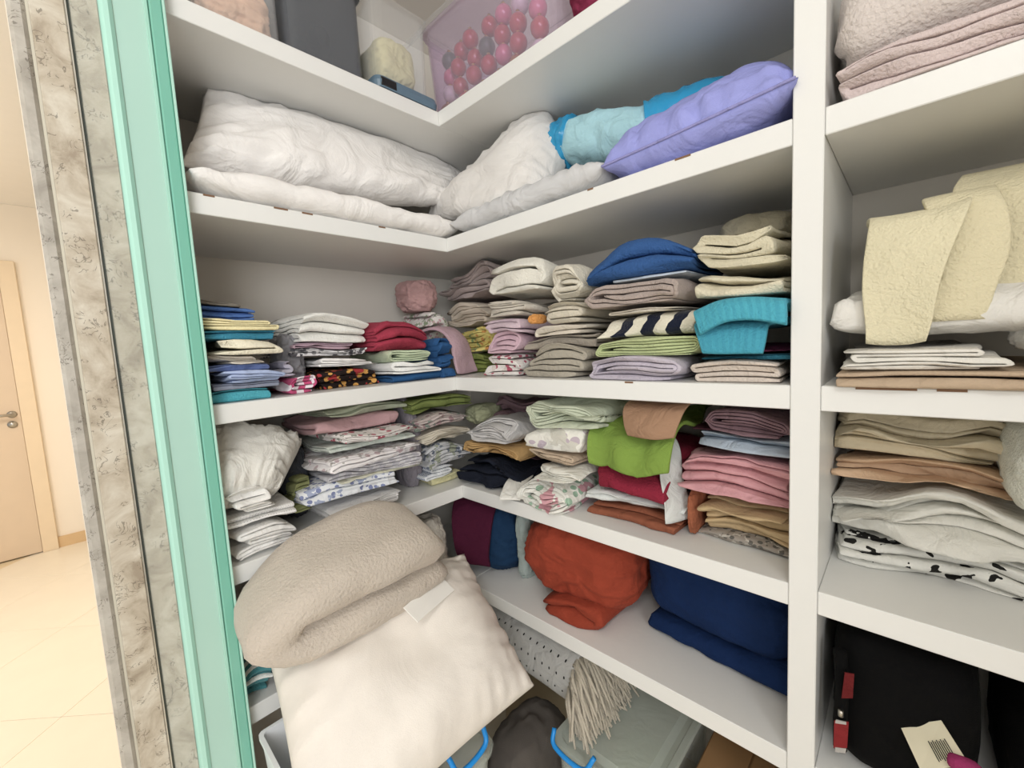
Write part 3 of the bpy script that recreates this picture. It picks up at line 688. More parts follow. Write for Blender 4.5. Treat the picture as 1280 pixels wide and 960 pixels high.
# ================================================================== SHELF 4 (sheets)
# left wing
stack('L', 4, .012, [
 ('sheet', 'white sheet at the bottom of the pile under the dotted-trim sheet', 'sheet', 286, 378, 655, CT('eceae6'), o(n=6, axis='s', mess=.8)),
 ('sheet', 'white sheet with a grey dotted trim band', 'sheet', 284, 376, 633, cloth('f0eeea', 'cotton', 'dots', '8a8784', sc_=160), o(n=3, axis='f', mess=.6)),
 ('sheet', 'white sheet with layered edges just under the slumped white bedding', 'sheet', 284, 350, 608, CT('efede8'), o(n=6, axis='s', mess=1.)),
])
pillow('bedding', 'off-white bedding slumped like a pillow, far left of the sheet shelf', 'bedding', CT('e2dfd6'),
       [un(258, 638, 0, -.02), un(352, 612, 0, -.015), un(384, 552, 0, -.14), un(250, 540, 0, -.2)], .17, 51, wr=.014, conc=.0, pw=3.4)
stack('L', 4, .02, [
 ('sheet', 'white sheet with thin layers, lowest in the pile beneath the blanket', 'sheet', 398, 508, 620, CT('e6e4e2'), o(n=6, axis='s', mess=.8)),
 ('sheet', 'white and blue flower-print sheet low in the middle pile', 'sheet', 384, 500, 604, cloth('eceff2', 'cotton', 'floral', '8590bd', 'a9b4d2', 55), o(n=3, axis='f', mess=.9)),
 ('sheet', 'cream-yellow sheet on the blue flower-print one', 'sheet', 398, 528, 594, CT('ece9cf'), o(n=3, axis='s', mess=1.)),
 ('sheet', 'grey-white sheet with dark piping lines, middle pile', 'sheet', 394, 538, 578, cloth('d5d3d6', 'cotton', 'stripe', 'bdbac2', sc_=22), o(n=5, axis='s', mess=.8)),
 ('sheet', 'white sheet with faint pink swirls, middle pile', 'sheet', 396, 536, 563, cloth('efeaea', 'cotton', 'floral', 'cbb3b8', 'b9b3b0', 40), o(n=4, axis='s', mess=1.1)),
 ('sheet', 'pale mint sheet in the upper middle pile', 'sheet', 404, 530, 551, CT('cfd8cc'), o(n=3, axis='f', mess=.9)),
 ('sheet', 'white sheet with red flowers under the dusty pink sheet', 'sheet', 406, 522, 540, cloth('efe9e4', 'cotton', 'floral', 'c2566a', '9a9d92', 42), o(n=4, axis='s', mess=1.2)),
 ('sheet', 'dusty pink sheet folded thick near the top of the middle pile', 'sheet', 384, 496, 522, CT('c79a9d'), o(n=2, keep=1, axis='f', mess=.9, f=.03)),
 ('towel', 'pale sage green towel on the dusty pink sheet', 'towel', 408, 506, 507, CT('b9c2a4'), o(n=4, axis='f', mess=.9, f=.06)),
], wob=.3)
stack('L', 4, .075, [('sheet', 'olive green sheet squeezed between the white bedding and the middle pile', 'sheet', 350, 412, 597, CT('8f9457'), o(n=4, z=.985, axis='s', mess=1.2, d=.2))])
bundle('cloth', 'dark charcoal cloth behind the white bedding', 'cloth', CT('3c3e44'), un(372, 590, 0, -.22)*[1, 1, 0]+[0, 0, .948], (.14, .13, .22), 54, wr=.1)
# corner of shelf 4
stack('L', 4, .05, [
 ('cloth', 'pale yellow cloth flat on the sheet shelf at the inner corner', 'cloth', 540, 582, 593, CT('e4dda2'), o(n=2, mess=.8)),
 ('cloth', 'blue and white checked cloth on the pale yellow cloth', 'cloth', 532, 572, 581, cloth('e6eaee', 'cotton', 'check', '3b5a94', sc_=120), o(n=3, axis='s', mess=.8)),
 ('sheet', 'grey-blue leaf-print sheet near the inner corner', 'sheet', 518, 586, 556, cloth('c6c8cc', 'cotton', 'floral', '6d7688', '9aa08c', 48), o(n=5, axis='s', mess=1.2)),
 ('sheet', 'cream-beige sheet with soft folds near the inner corner', 'sheet', 514, 592, 536, CT('d6ccb8'), o(n=4, axis='s', mess=1.)),
 ('sheet', 'pink-grey patterned sheet in thin layers near the inner corner', 'sheet', 514, 592, 516, cloth('cdbdb8', 'cotton', 'floral', 'a8868a', '8c9a8e', 50), o(n=5, axis='s', mess=1.)),
 ('sheet', 'moss green sheet on top of the inner corner pile', 'sheet', 512, 588, 497, CT('8a9a45'), o(n=4, axis='f', mess=1., f=.02)),
])
bundle('sheet', 'grey-lilac sheet crammed beside the moss green sheet', 'sheet', CT('8e8790'), un(507, 545, 0, -.16)*[1, 1, 0]+[0, 0, .948], (.14, .075, .28), 55, wr=.1)
# right wing
stack('R', 4, .06, [
 ('cloth', 'black-navy cloth spread at the inner corner under the mustard one', 'cloth', 577, 644, 580, CT('1d2230'), o(n=2, axis='f', mess=1.8, f=-.02)),
 ('sheet', 'mustard tan sheet bunched on the black-navy cloth', 'sheet', 586, 652, 556, CT('c59a55'), o(n=4, axis='s', style='roll', mess=1.3, f=-.01)),
 ('sheet', 'light grey-white sheet with a curled end on the mustard sheet', 'sheet', 592, 646, 524, CT('cfccca'), o(n=3, axis='s', style='roll', mess=1.5)),
])
stack('R', 4, .2, [
 ('sheet', 'plum sheet beside the burgundy one, tucked deep', 'sheet', 618, 668, 565, CT('7a5563'), o(n=3, axis='f')),
 ('sheet', 'burgundy sheet tucked behind the light grey-white sheet', 'sheet', 626, 672, 532, CT('701c33'), o(n=3, axis='f', mess=1.3)),
 ('sheet', 'mauve sheet on top, behind the light grey-white sheet', 'sheet', 612, 670, 503, CT('8f6f77'), o(n=3, axis='f', mess=1.2)),
])
bundle('sheet', 'pale yellow-green sheet high in the corner above the light grey-white sheet', 'sheet', CT('bcbf92'), un(606, 528, 1, .22), (.12, .12, .07), 57, wr=.1)
stack('R', 4, .012, [
 ('sheet', 'green and pink flower-print sheet crumpled at the shelf edge', 'sheet', 652, 727, 604, cloth('ecebe2', 'cotton', 'floral', '9cbfa4', 'd79aa4', 32), o(n=3, axis='s', style='roll', mess=1.5, f=-.01)),
 ('sheet', 'white smooth sheet on the green and pink flower-print sheet', 'sheet', 656, 728, 580, CT('e9e7db'), o(n=3, axis='s', mess=1.5)),
 ('sheet', 'beige sheet in a thin soft roll below the lilac-flower sheet', 'sheet', 660, 728, 565, CT('c6ae92'), o(n=3, axis='s', style='roll', mess=1.1)),
 ('sheet', 'white sheet with lilac-grey flowers', 'sheet', 658, 730, 534, cloth('ece9de', 'cotton', 'floral', 'c3b2bd', 'd3cfc2', 26), o(n=2, keep=1, axis='f', mess=.9, sag=.1)),
 ('sheet', 'pale sage crumpled sheet at the top, left of the lime sheet', 'sheet', 662, 752, 500, CT('c5cdb2'), o(n=4, axis='s', style='roll', mess=1.6)),
])
drape('sheet', 'white sheet corner fanned out on the shelf, left of the flower-print crumple', 'sheet', CT('e8e6de'), [(-.012, .004), (.02, .02), (.06, .035), (.14, .04)], .07, tuple(un(641, 628, 2, .9482)), yaw=.5, th=.006, seed=9, mess=.6)
stack('R', 4, .07, [
 ('sheet', 'rust brown sheet at the bottom under the crimson blanket', 'sheet', 728, 862, 640, CT('9c5534'), o(n=2, axis='f', mess=.6, f=-.012)),
 ('sheet', 'white sheet with a hanging corner under the crimson blanket', 'sheet', 730, 856, 627, CT('dfe3df'), o(n=3, axis='f', mess=1.0, f=-.016)),
 ('blanket', 'crimson folded blanket under the lime green sheet', 'blanket', 724, 838, 566, cloth('9c1237', 'terry'), o(n=3, keep=1, axis='f', mess=.9, first=0, f=-.012)),
], wob=.3)
drape('sheet', 'lime green sheet with a loose twisted fold', 'sheet', CT('7d9f24'), [(-.03, -.012), (-.028, .02), (-.012, .055), (.03, .082), (.1, .09), (.25, .085)], .22, tuple(un(790, 577, 1, .05)), th=.009, seed=18, mess=1.6, wrinkle=.022, taper=.1)
drape('cloth', 'tan brown cloth hanging over the lime green sheet', 'cloth', CT('a9805f'), [(-.045, -.060), (-.04, -.035), (-.01, .0), (.05, .012), (.2, .014)], .15, tuple(un(824, 509, 1, .05)), th=.007, seed=12, mess=1.2, taper=.3)
drape('sheet', 'pale grey sheet hanging in folds between the crimson blanket and the light blue sheet', 'sheet', CT('d9dcd8'), [(-.022, .002), (-.012, .05), (.01, .10), (.03, .15), (.09, .20), (.2, .21)], .06, tuple(un(856, 655, 1, .09)*[1, 1, 0]+[0, 0, .949]), yaw=1.0, th=.006, seed=13, mess=1.6, wrinkle=.03, taper=-.5)
stack('R', 4, .09, [
 ('sheet', 'grey speckled sheet at the bottom under the tan sheets', 'sheet', 862, 985, 672, cloth('a49a8e', 'cotton', 'floral', '6a665f', 'c7c0b4', 70), o(n=2, axis='f', mess=.7)),
 ('sheet', 'tan khaki sheet in many folds below the pink sheet', 'sheet', 866, 985, 628, CT('cbac78'), o(n=7, axis='f', mess=1.2, f=-.012)),
 ('sheet', 'salmon pink sheet under the light blue sheet', 'sheet', 846, 986, 578, CT('dc9aa0'), o(n=5, axis='f', mess=1.1, f=-.02)),
 ('sheet', 'light blue sheet near the divider', 'sheet', 868, 986, 545, CT('b9c9d9'), o(n=4, axis='f', mess=1.2, f=-.01)),
 ('sheet', 'dark maroon sheet squeezed above the light blue sheet', 'sheet', 872, 985, 539, CT('4c2530'), o(n=2, axis='f', mess=.8, f=.02)),
 ('sheet', 'dusky mauve sheet rolled flat at the top by the divider', 'sheet', 874, 985, 511, CT('8a6a73'), o(n=7, axis='s', style='roll', mess=.9)),
], wob=.3)
p = un(866, 640, 1, .09); bundle('sheet', 'rust orange sheet end left of the tan khaki sheet', 'sheet', CT('a65a33'), (p[0]-.005, .13, .948), (.05, .12, .11), 61, wr=.08)

# ================================================================== SHELF 5 (blankets)
PL = lambda h: cloth(h, 'plush')
p = un(610, 715, 2, SHELF[4]); bundle('blanket', 'dark petrol blue blanket in the corner of the lowest shelf', 'blanket', PL('153a5e'), (p[0]-.01, .19, SHELF[4]), (.27, .24, .24), 71, wr=.07, fr=3)
drape('blanket', 'dark burgundy blanket hanging over the petrol blue one', 'blanket', PL('4f1030'), [(-.03, .06), (-.035, .12), (-.02, .2), (.03, .258), (.12, .27)], .16, (.0, .055, SHELF[4]), yaw=.5, th=.016, seed=16, mess=1.2, taper=.35)
p = un(649, 718, 1, .12); bundle('cloth', 'pale grey-mint cloth standing between the petrol blue and orange-red blankets', 'cloth', CT('a9b8b2'), (p[0]+.012, .17, SHELF[4]), (.055, .12, .25), 73, wr=.1)
p = un(552, 685, 0, -.06); bundle('cloth', 'off-white cloth at the far end of the lowest shelf beside the fleece blanket', 'cloth', CT('cfc8bb'), (-.09, -.1, SHELF[4]), (.13, .12, .23), 74, wr=.12)
Z5 = SHELF[4]
# orange-red blanket: a folded base lip with the rest heaped on it
Vb, Fb, Ub = fold_local(.24, .34, .062, 2, 'zig', 's', 81, 1.1, first=1, th=.95, puff=.012)
# (bend to the right: mirrored) 
merged('blanket', 'orange-red plush blanket heaped on the lowest shelf', 'blanket', PL('a23610'), [
    (place(Vb, (.395, .04, Z5), .10), Fb, Ub),
    bundle_raw((.36, .21, Z5+.03), (.345, .31, .23), 82, wr=.085, fr=3.2, sq=3.6, n=40, yaw=.15)])
Vb, Fb, Ub = fold_local(.36, .27, .055, 2, 'zig', 'f', 83, .9, th=.95, puff=.012)
merged('blanket', 'dark navy blue plush blanket filling the lowest shelf beside the divider', 'blanket', PL('0b2a58'), [
    (place(Vb, (.73, .135, Z5), -.10), Fb, Ub),
    bundle_raw((.725, .275, Z5+.045), (.35, .27, .225), 84, wr=.045, fr=2.6, sq=5., n=40, yaw=-.10)])

# ================================================================== SHELF 2 (pillows)
Z2 = SHELF[1]
WH = cloth('f6f2ee', 'case')
pillow('pillow', 'white pillow lying flat along the left shelf, under the leaning white one', 'pillow', WH,
       [(.012, -.645, Z2+.040), (.02, .045, Z2+.036), (-.40, .10, Z2+.04), (-.40, -.645, Z2+.04)], .085, 91, flat=.9, wr=.006, conc=-.005, pw=9)
pillow('pillow', 'big white pillow leaning on the left wall above the flat one', 'pillow', cloth('f4f0ec', 'case'),
       [un(226, 215, 0, -.10), un(556, 254, 0, -.06), un(595, 230, 0, -.28), un(254, 112, 0, -.27)], .15, 92, wr=.016, conc=.02, pw=4)
pillow('pillow', 'pale grey pillow lying flat under the bagged roll, along the right shelf edge', 'pillow', cloth('d3d3d4', 'case'),
       [(.025, -.004, Z2+.036), (.56, -.004, Z2+.036), (.56, .40, Z2+.04), (.045, .40, Z2+.04)], .08, 93, flat=.9, wr=.007, conc=.0, pw=8)
pillow('pillow', 'greyish white pillow propped up on one corner at the shelf corner', 'pillow', cloth('e6e2dd', 'case'),
       [un(528, 280, 1, .06), un(668, 262, 1, .03), un(712, 190, 1, .2), un(684, 124, 1, .22)], .14, 94, wr=.008, conc=.03, pw=3)
LAV = cloth('9aa0ea', 'case')
C = [un(752, 209, 1, -.012), un(998, 96, 1, -.02), np.array([.90, .30, Z2+.15]), np.array([.50, .30, Z2+.10])]
po, (top, base, nr) = pillow('pillow', 'lavender pillow with a raised seam, leaning against the divider', 'pillow', LAV, C, .16, 95, wr=.010, conc=.05, pw=2.6)
PIPE = base[::2, 0]+nr*.001
# pale blue roll wrapped in blue plastic film
a = un(702, 180, 1, .20); b = un(812, 164, 1, .21); c = un(915, 128, 1, .28)
RO = empty('bagged_roll', tuple(a), 'pale cyan bedding roll in a blue plastic bag, behind the lavender pillow', 'bedding')
def lumpy_tube(pts, rad, seed, amp=.006, n=28, K=40):
    pts = catmull(pts, max(2, K//(len(pts)-1))); K = len(pts); rad = np.interp(np.linspace(0, 1, K), np.linspace(0, 1, len(rad)), rad)
    T = np.gradient(pts, axis=0); T /= np.linalg.norm(T, axis=1)[:, None]; V = []
    for i in range(K):
        s = np.cross(T[i], [0, 0, 1.]); s /= np.linalg.norm(s); u = np.cross(s, T[i])
        th = np.linspace(0, 2*math.pi, n, endpoint=False)
        r = rad[i]*(1+amp/rad.max()*(ridge(i*.22+0*th, np.cos(th)*2, np.sin(th)*2, seed)+.5*noise(i*.5+0*th, np.cos(th)*4, np.sin(th)*4, seed+1)))
        V += list(pts[i]+np.outer(r*np.cos(th), s)+np.outer(r*np.sin(th), u))
    F = [(i*n+k, i*n+(k+1) % n, (i+1)*n+(k+1) % n, (i+1)*n+k) for i in range(K-1) for k in range(n)]
    F += [tuple(range(n))[::-1], tuple((K-1)*n+k for k in range(n))]
    return np.array(V), F
V, F = lumpy_tube([a, (a+b)/2+[0, 0, .002], b, c], [.045, .062, .064, .06, .058, .055, .045], 3)
link('roll', V, F, cloth('a9dde8', 'cotton'), RO)
FILM = plastic('blue_film', '3fb0e2', .45, .2)
V, F = lumpy_tube([a+[-.05, -.01, -.045], a+[-.03, 0, -.01], a, a+(b-a)*.16], [.012, .04, .056, .066], 5, .009); link('bag_tail', V, F, FILM, RO)
V, F = lumpy_tube([a+[-.03, .03, .03], a+[-.01, .03, .045], a+[.02, .02, .04]], [.006, .03, .02], 6, .01, K=14); link('bag_corner', V, F, FILM, RO)
V, F = lumpy_tube([a+(b-a)*.98, b+(c-b)*.3, b+(c-b)*.7, c+(c-b)*.1], [.0665, .0655, .064, .05], 7, .004); link('bag_film', V, F, FILM, RO)

# ================================================================== SHELF 1 (plastic boxes)
def rrect(x0, y0, x1, y1, r, k=4):
    out = []
    for (cx, cy, a0) in ((x1-r, y1-r, 0), (x0+r, y1-r, 90), (x0+r, y0+r, 180), (x1-r, y0+r, 270)):
        for i in range(k+1):
            t = math.radians(a0+90*i/k); out.append((cx+r*math.cos(t), cy+r*math.sin(t)))
    return np.array(out)
def loft(rings):
    n = len(rings[0]); V = np.vstack(rings); F = [(i*n+k, i*n+(k+1) % n, (i+1)*n+(k+1) % n, (i+1)*n+k) for i in range(len(rings)-1) for k in range(n)]
    return V, F+[tuple(range(n))[::-1], tuple((len(rings)-1)*n+k for k in range(n))]
def ring(r, z): return np.column_stack([r, np.full(len(r), z)])
def bin_body(x0, y0, z0, x1, y1, z1, tp=.02, r=.025, th=.003, rim=.008):
    R = lambda d, z: ring(rrect(x0+d, y0+d, x1-d, y1-d, max(.006, r)), z)
    return loft([R(tp+.008, z0), R(tp, z0+.008), R(rim, z1-.012), R(0, z1-.010), R(0, z1), R(rim+th, z1), R(rim+th, z1-.012), R(tp+th, z0+.01), R(tp+th+.006, z0+th)])
def bin_lid(x0, y0, z, x1, y1, h=.018, r=.03):
    R = lambda d, zz: ring(rrect(x0+d, y0+d, x1-d, y1-d, r), zz)
    return loft([R(-.003, z), R(-.005, z+h*.5), R(-.002, z+h*.9), R(.012, z+h*.9), R(.018, z+h*.4), R(.03, z+h*.4), R(.045, z+h), R(.05, z+h)])
def storage(name, label, x0, y0, z0, x1, y1, z1, body, lid=None, tp=.02, lidh=.018, cat='storage box', r=.025):
    e = empty(name, ((x0+x1)/2, (y0+y1)/2, z0), label, cat)
    V, F = bin_body(x0, y0, z0, x1, y1, z1, tp, r); link('body', V, F, body, e, smooth=False)
    if lid: V, F = bin_lid(x0, y0, z1, x1, y1, lidh); link('lid', V, F, lid, e, smooth=False)
    return e
Z1 = SHELF[0]
CLR = plastic('clear_plastic', 'e6e8ea', .93, .08)
ya = un(357, 62, 0, -.02)[1]; yb = un(462, 95, 0, -.02)[1]
storage('storage_box', 'clear plastic box with peach and grey things, leftmost on the top shelf', -.37, -.65, Z1+.001, -.012, ya, Z1+.22, CLR, CLR, tp=.006)
bundle('cloth', 'peach-coloured thing inside the leftmost clear box', 'cloth', CT('e6b896'), (-.09, ya-.09, Z1+.006), (.12, .13, .12), 101, wr=.15)
bundle('cloth', 'dark grey-green thing inside the leftmost clear box', 'cloth', CT('6d766e'), (-.10, ya-.24, Z1+.006), (.15, .13, .07), 102, wr=.15)
storage('storage_box', 'smoky grey plastic box between two clear boxes on the top shelf', -.38, ya+.008, Z1+.001, -.03, yb+.004, Z1+.24, plastic('smoke_plastic', '8a8d92', .66, .1), plastic('smoke_plastic', '8a8d92', .66, .1), tp=.006)
bundle('cloth', 'grey wrapped cloth inside the smoky plastic box', 'cloth', CT('6e7175'), (-.2, (ya+yb)/2, Z1+.008), (.22, .10, .16), 103, wr=.12)
yc = -.005
e = storage('storage_box', 'clear box with a blue-grey base at the inner corner of the top shelf', -.36, yb+.014, Z1+.03, -.006, yc, Z1+.25, CLR, None, tp=.010)
V, F = bin_lid(-.366, yb+.010, Z1+.001, -.001, yc+.004, .032, .02); link('base_tray', V, F, plain('blue_grey_plastic', '5f7687', rough=.2), e, smooth=False)
slab('latch', (-.004, yb+.02, Z1+.003), (.004, yb+.07, Z1+.028), plain('black_plastic', '16181a', rough=.3), e, .003)
bundle('cloth', 'pale yellow and white packet inside the corner clear box', 'packet', CT('d9cf9b'), (-.12, (yb+yc)/2+.01, Z1+.06), (.16, .12, .12), 104, wr=.06, sq=5)
# box of ornaments on the right wing
ox0, ox1 = -.10, un(694, 44, 1, .02)[0]
storage('storage_box', 'clear box of red ornaments on the right top shelf', ox0, .012, Z1+.001, ox1, .33, Z1+.27, plastic('clear_lilac', 'cdc5cf', .86, .06), CLR, tp=.022, r=.05)
BALL = [plain('ornament_red', 'b3202c', rough=.15, coat=.6), plain('ornament_pink', 'd3708a', rough=.2, coat=.6), plain('ornament_gold', 'c9964a', rough=.25, metal=.8), plain('ornament_green', '3d5a49', rough=.3), plain('ornament_white', 'd9d2d2', rough=.3)]
rng = random.Random(4); gold = plain('cap_gold', 'cda75c', rough=.3, metal=1.)
bm_cache = {}
k = 0; lays = [(.036, 6, 2), (.088, 7, 2), (.140, 7, 1), (.192, 7, 1)]
CNAME = ['shiny red', 'shiny pink', 'gold', 'dark green', 'white']
for lz, nx, ny in lays:
    for i in range(nx):
        for jj in range(ny):
            r = .025; x = ox0+.07+(ox1-ox0-.14)*(i+.5*(jj % 2)*.6)/(nx-1+.3); y = .075+jj*.072+rng.uniform(-.008, .008); x += rng.uniform(-.007, .007)
            ci = rng.choice([0, 0, 0, 0, 0, 1, 2, 3, 4])
            eo = empty('ornament', (x, y, Z1+lz-r), f'{CNAME[ci]} round ornament inside the clear box of ornaments', 'ornament', f'{CNAME[ci]} ornaments in the box')
            if ci not in bm_cache:
                th = np.linspace(0, math.pi, 9)[1:-1]; n = 14
                V = [(0, 0, 2*r)]+[(r*math.sin(t)*math.cos(2*math.pi*q/n), r*math.sin(t)*math.sin(2*math.pi*q/n), r+r*math.cos(t)) for t in th for q in range(n)]+[(0, 0, 0)]
                F = [(0, 1+q, 1+(q+1) % n) for q in range(n)]+[(1+i2*n+q, 1+(i2+1)*n+q, 1+(i2+1)*n+(q+1) % n, 1+i2*n+(q+1) % n) for i2 in range(len(th)-1) for q in range(n)]
                l = 1+(len(th)-1)*n; F += [(l+q, len(V)-1, l+(q+1) % n) for q in range(n)]
                bo = link('ball', V, F, BALL[ci], eo, loc=np.zeros(3)); cp = MB().tube([(0, 0, 2*r-.003), (0, 0, 2*r+.006)], .006, 10).build('cap', gold, eo, True, loc=np.zeros(3)); bm_cache[ci] = (bo.data, cp.data)
            else:
                for nm, me in zip(('ball', 'cap'), bm_cache[ci]):
                    q = bpy.data.objects.new(nm, me); COL.objects.link(q); q.parent = eo
bundle('cloth', 'magenta wrapped cloth right of the ornament box on the top shelf', 'cloth', cloth('9a2450', 'cotton'), (ox1+.12, .12, Z1), (.2, .2, .2), 105, wr=.08)

# ================================================================== RIGHT UNIT
PB = cloth('ded2cb', 'fleece')
# shelf 2: blanket roll on a folded throw
stack('R', 2, .0, [
 ('throw', 'pale pink folded throw under the blanket roll, upper right shelf', 'blanket', 1038, 1440, 62, cloth('ddc9c6', 'terry'), o(n=4, axis='s', mess=1.0, dz=.055, d=.38, sag=-.15)),
])
V, F, U = fold_local(.46, .34, .15, 2, 'zig', 'f', 111, .9, th=.98, puff=.03)
V[:, 0] += .23
soft('blanket', place(V, (.972, .012, Z2+.045), 0., 0., -.05), F, PB, U, 'thick pale pink-beige blanket roll on the upper right shelf', 'blanket')
# shelf 3
stack('R', 3, -.012, [
 ('sheet', 'tan sheet folded flat at the bottom of the right unit towel shelf', 'sheet', 1047, 1440, 463, CT('c4a98a'), o(n=3, axis='f', mess=.4, d=.38)),
 ('sheet', 'white folded sheet lying on the tan sheet', 'sheet', 1044, 1255, 425, CT('e6e2d8'), o(n=3, sag=-.1, axis='s', mess=.8, d=.36)),
])
zt = un(1140, 425, 1, -.012)[2]
pillow('pillow', 'white pillow at the back left beneath the cream towels of the right unit', 'pillow', CT('e9e6de'),
       [(.962, .03, zt+.03), (1.42, .03, zt+.03), (1.42, .36, zt+.05), (.962, .38, zt+.06)], .12, 112, flat=.5, wr=.010, conc=.02, pw=6)
bundle('sheet', 'white bunched sheet at the right end beside the tan sheet', 'sheet', CT('e8e5dd'), (1.25, .10, zt-.03), (.16, .2, .07), 113, wr=.1)
CR = cloth('e6dcb4', 'terry'); CR2 = cloth('e2d7ae', 'terry'); CR3 = cloth('dccfa4', 'terry')
zs = zt+.09
V, F, U = fold_local(.34, .28, .11, 4, 'zig', 's', 114, .8, first=0, th=.95)
soft('towel', place(V, (1.20, .09, zs), 0., .0, -.02), F, CR3, U, 'cream towel folded thick at the core of the cream pile, right unit', 'towel', sid='pair')
zf = zs+.14
def hang(name, label, mat, pxl, pxr, pyb, pyt, yf, seed, back=.2, dz=0., th=.010, yaw=0., taper=.06, lift=0., pin=0.):
    a = un(pxl, (pyb+pyt)/2, 1, yf); b = un(pxr, (pyb+pyt)/2, 1, yf); zb = un((pxl+pxr)/2, pyb, 1, yf)[2]; zt_ = un((pxl+pxr)/2, pyt, 1, yf)[2]
    H = zt_-zb
    drape(name, label, 'towel', mat, [(-.012, 0), (-.008, H*.35), (0, H*.72), (.014, H*.93), (.05, H+lift*.4), (.12, H+lift), (.12+back, H+lift*.6)], b[0]-a[0], ((a[0]+b[0])/2, yf, zb), yaw=yaw, th=th, seed=seed, mess=1.0, taper=taper, pin=pin, sid='pair')
hang('towel', 'cream towel hanging down over the front of the cream pile, nearest the divider', CR, 1081, 1212, 434, 255, .03, 121, lift=.004, yaw=-.05, taper=.40, pin=-1)
hang('towel', 'cream towel hanging second from the divider, with a loose edge', CR2, 1150, 1246, 400, 240, .055, 122, lift=.012, yaw=.04, taper=.15, pin=1)
hang('towel', 'cream towel lying over the right end of the cream pile', CR2, 1196, 1345, 380, 216, .082, 123, lift=.024, yaw=.0, taper=.10, pin=1)
# shelf 4
stack('R', 4, .13, [
 ('sheet', 'white sheet with a black zebra-like print at the bottom, right unit', 'sheet', 1044, 1400, 702, cloth('e4e3da', 'cotton', 'blot', 'e4e3da', '23221f', 50), o(n=3, axis='f', mess=1.1, d=.28)),
 ('sheet', 'white sheet in wide folds under the peach sheet, right unit', 'sheet', 1042, 1400, 634, CT('e3e1d6'), o(n=4, axis='f', mess=1.5, d=.28, f=-.008)),
 ('sheet', 'peach sheet between the white and the cream sheets, right unit', 'sheet', 1048, 1345, 586, CT('ddb68e'), o(n=4, axis='f', mess=1.4, f=.012, d=.26)),
 ('sheet', 'cream sheet with one big smooth fold at the top, right unit', 'sheet', 1046, 1268, 520, CT('e0d0ac'), o(n=3, axis='f', mess=1.3, f=.004, sag=.25, d=.26)),
], wob=.4)
p = un(1286, 640, 1, .08); bundle('towel', 'white towel roll at the right edge beside the cream sheet', 'towel', TT('dfe0d2'), (p[0]+.045, .17, un(1286, 655, 1, .08)[2]), (.13, .22, .15), 131, wr=.05, fr=3, sid='keep')
# shelf 5: black bags
BLK = cloth('080809', 'smooth'); RED = cloth('8f191e', 'cotton'); GRY = plain('grey_trim', 'a8a5a2', rough=.5)
B1 = empty('bag', (1.06, .2, Z5), 'black upright bag with red strap tags and a paper luggage tag, beside the divider', 'bag')
bundle('bag_body', None, None, BLK, (1.065, .212, Z5), (.19, .385, .262), 141, parent=B1, wr=.03, fr=2.5, sq=4.5)
def quadbox(name, P, th, mat, parent):
    P = [np.array(p, float) for p in P]; nrm = np.cross(P[1]-P[0], P[3]-P[0]); nrm /= np.linalg.norm(nrm)
    V = [p for p in P]+[p+nrm*th for p in P]
    return link(name, V, [(0, 3, 2, 1), (4, 5, 6, 7), (0, 1, 5, 4), (1, 2, 6, 5), (2, 3, 7, 6), (3, 0, 4, 7)], mat, parent, False)
ys = .022
mb = MB(); mb.tube([un(1050, 812, 1, ys), un(1053, 860, 1, ys-.01), un(1050, 900, 1, ys-.01), un(1050, 935, 1, ys)], .010, 8); mb.build('strap', BLK, B1, True)
quadbox('strap_tag', [un(1042, 934, 1, ys-.024), un(1059, 934, 1, ys-.024), un(1061, 902, 1, ys-.024), un(1043, 900, 1, ys-.024)], .002, RED, B1)
quadbox('tag_trim', [un(1044, 939, 1, ys-.0245), un(1057, 941, 1, ys-.0245), un(1058, 935, 1, ys-.0245), un(1044, 933, 1, ys-.0245)], .002, GRY, B1)
quadbox('tag_trim', [un(1044, 903, 1, ys-.0248), un(1058, 905, 1, ys-.0248), un(1058, 902, 1, ys-.0248), un(1045, 899, 1, ys-.0248)], .002, GRY, B1)
quadbox('strap_patch', [un(1052, 872, 1, ys-.024), un(1066, 872, 1, ys-.024), un(1068, 842, 1, ys-.024), un(1056, 840, 1, ys-.024)], .002, cloth('6e1518', 'cotton'), B1)
MB().tube([un(1051, 888, 1, ys-.026), un(1051, 895, 1, ys-.026)], .004, 8).build('rivet', STEEL, B1, True)
B2 = empty('bag', (1.3, .2, Z5), 'plain black low bag at the lower right edge, right of the tagged bag', 'bag')
bundle('bag_body', None, None, BLK, (1.455, .205, Z5), (.53, .385, .155), 142, parent=B2, wr=.02, fr=2.5, sq=7)
MB().tube([un(1108, 930, 1, .05), un(1104, 945, 1, .045), un(1105, 956, 1, .05)], .005, 8).build('zip_pull', STEEL, B1, True)
yt_ = -.03
T = [un(1152, 964, 1, yt_), un(1212, 956, 1, yt_), un(1177, 901, 1, yt_+.05), un(1126, 908, 1, yt_+.05)]
tg = quadbox('luggage_tag', T, .0015, plain('tag_paper', 'e9e2c8', rough=.6), B1)
T = [np.array(t) for t in T]; nn = np.cross(T[1]-T[0], T[3]-T[0]); nn /= np.linalg.norm(nn)
def tp_(u, v): return ((1-u)*(1-v))*T[0]+u*(1-v)*T[1]+u*v*T[2]+(1-u)*v*T[3]
INK = plain('tag_ink', '3b3a3a', rough=.8)
for i in range(9):
    u0 = .46+i*.045; quadbox('print_bar', [p_+nn*.0016 for p_ in (tp_(u0, .12+.02*(i % 3)), tp_(u0+.022, .12+.02*(i % 3)), tp_(u0+.022, .58-.03*(i % 2)), tp_(u0, .58-.03*(i % 2)))], .0003, INK, B1)
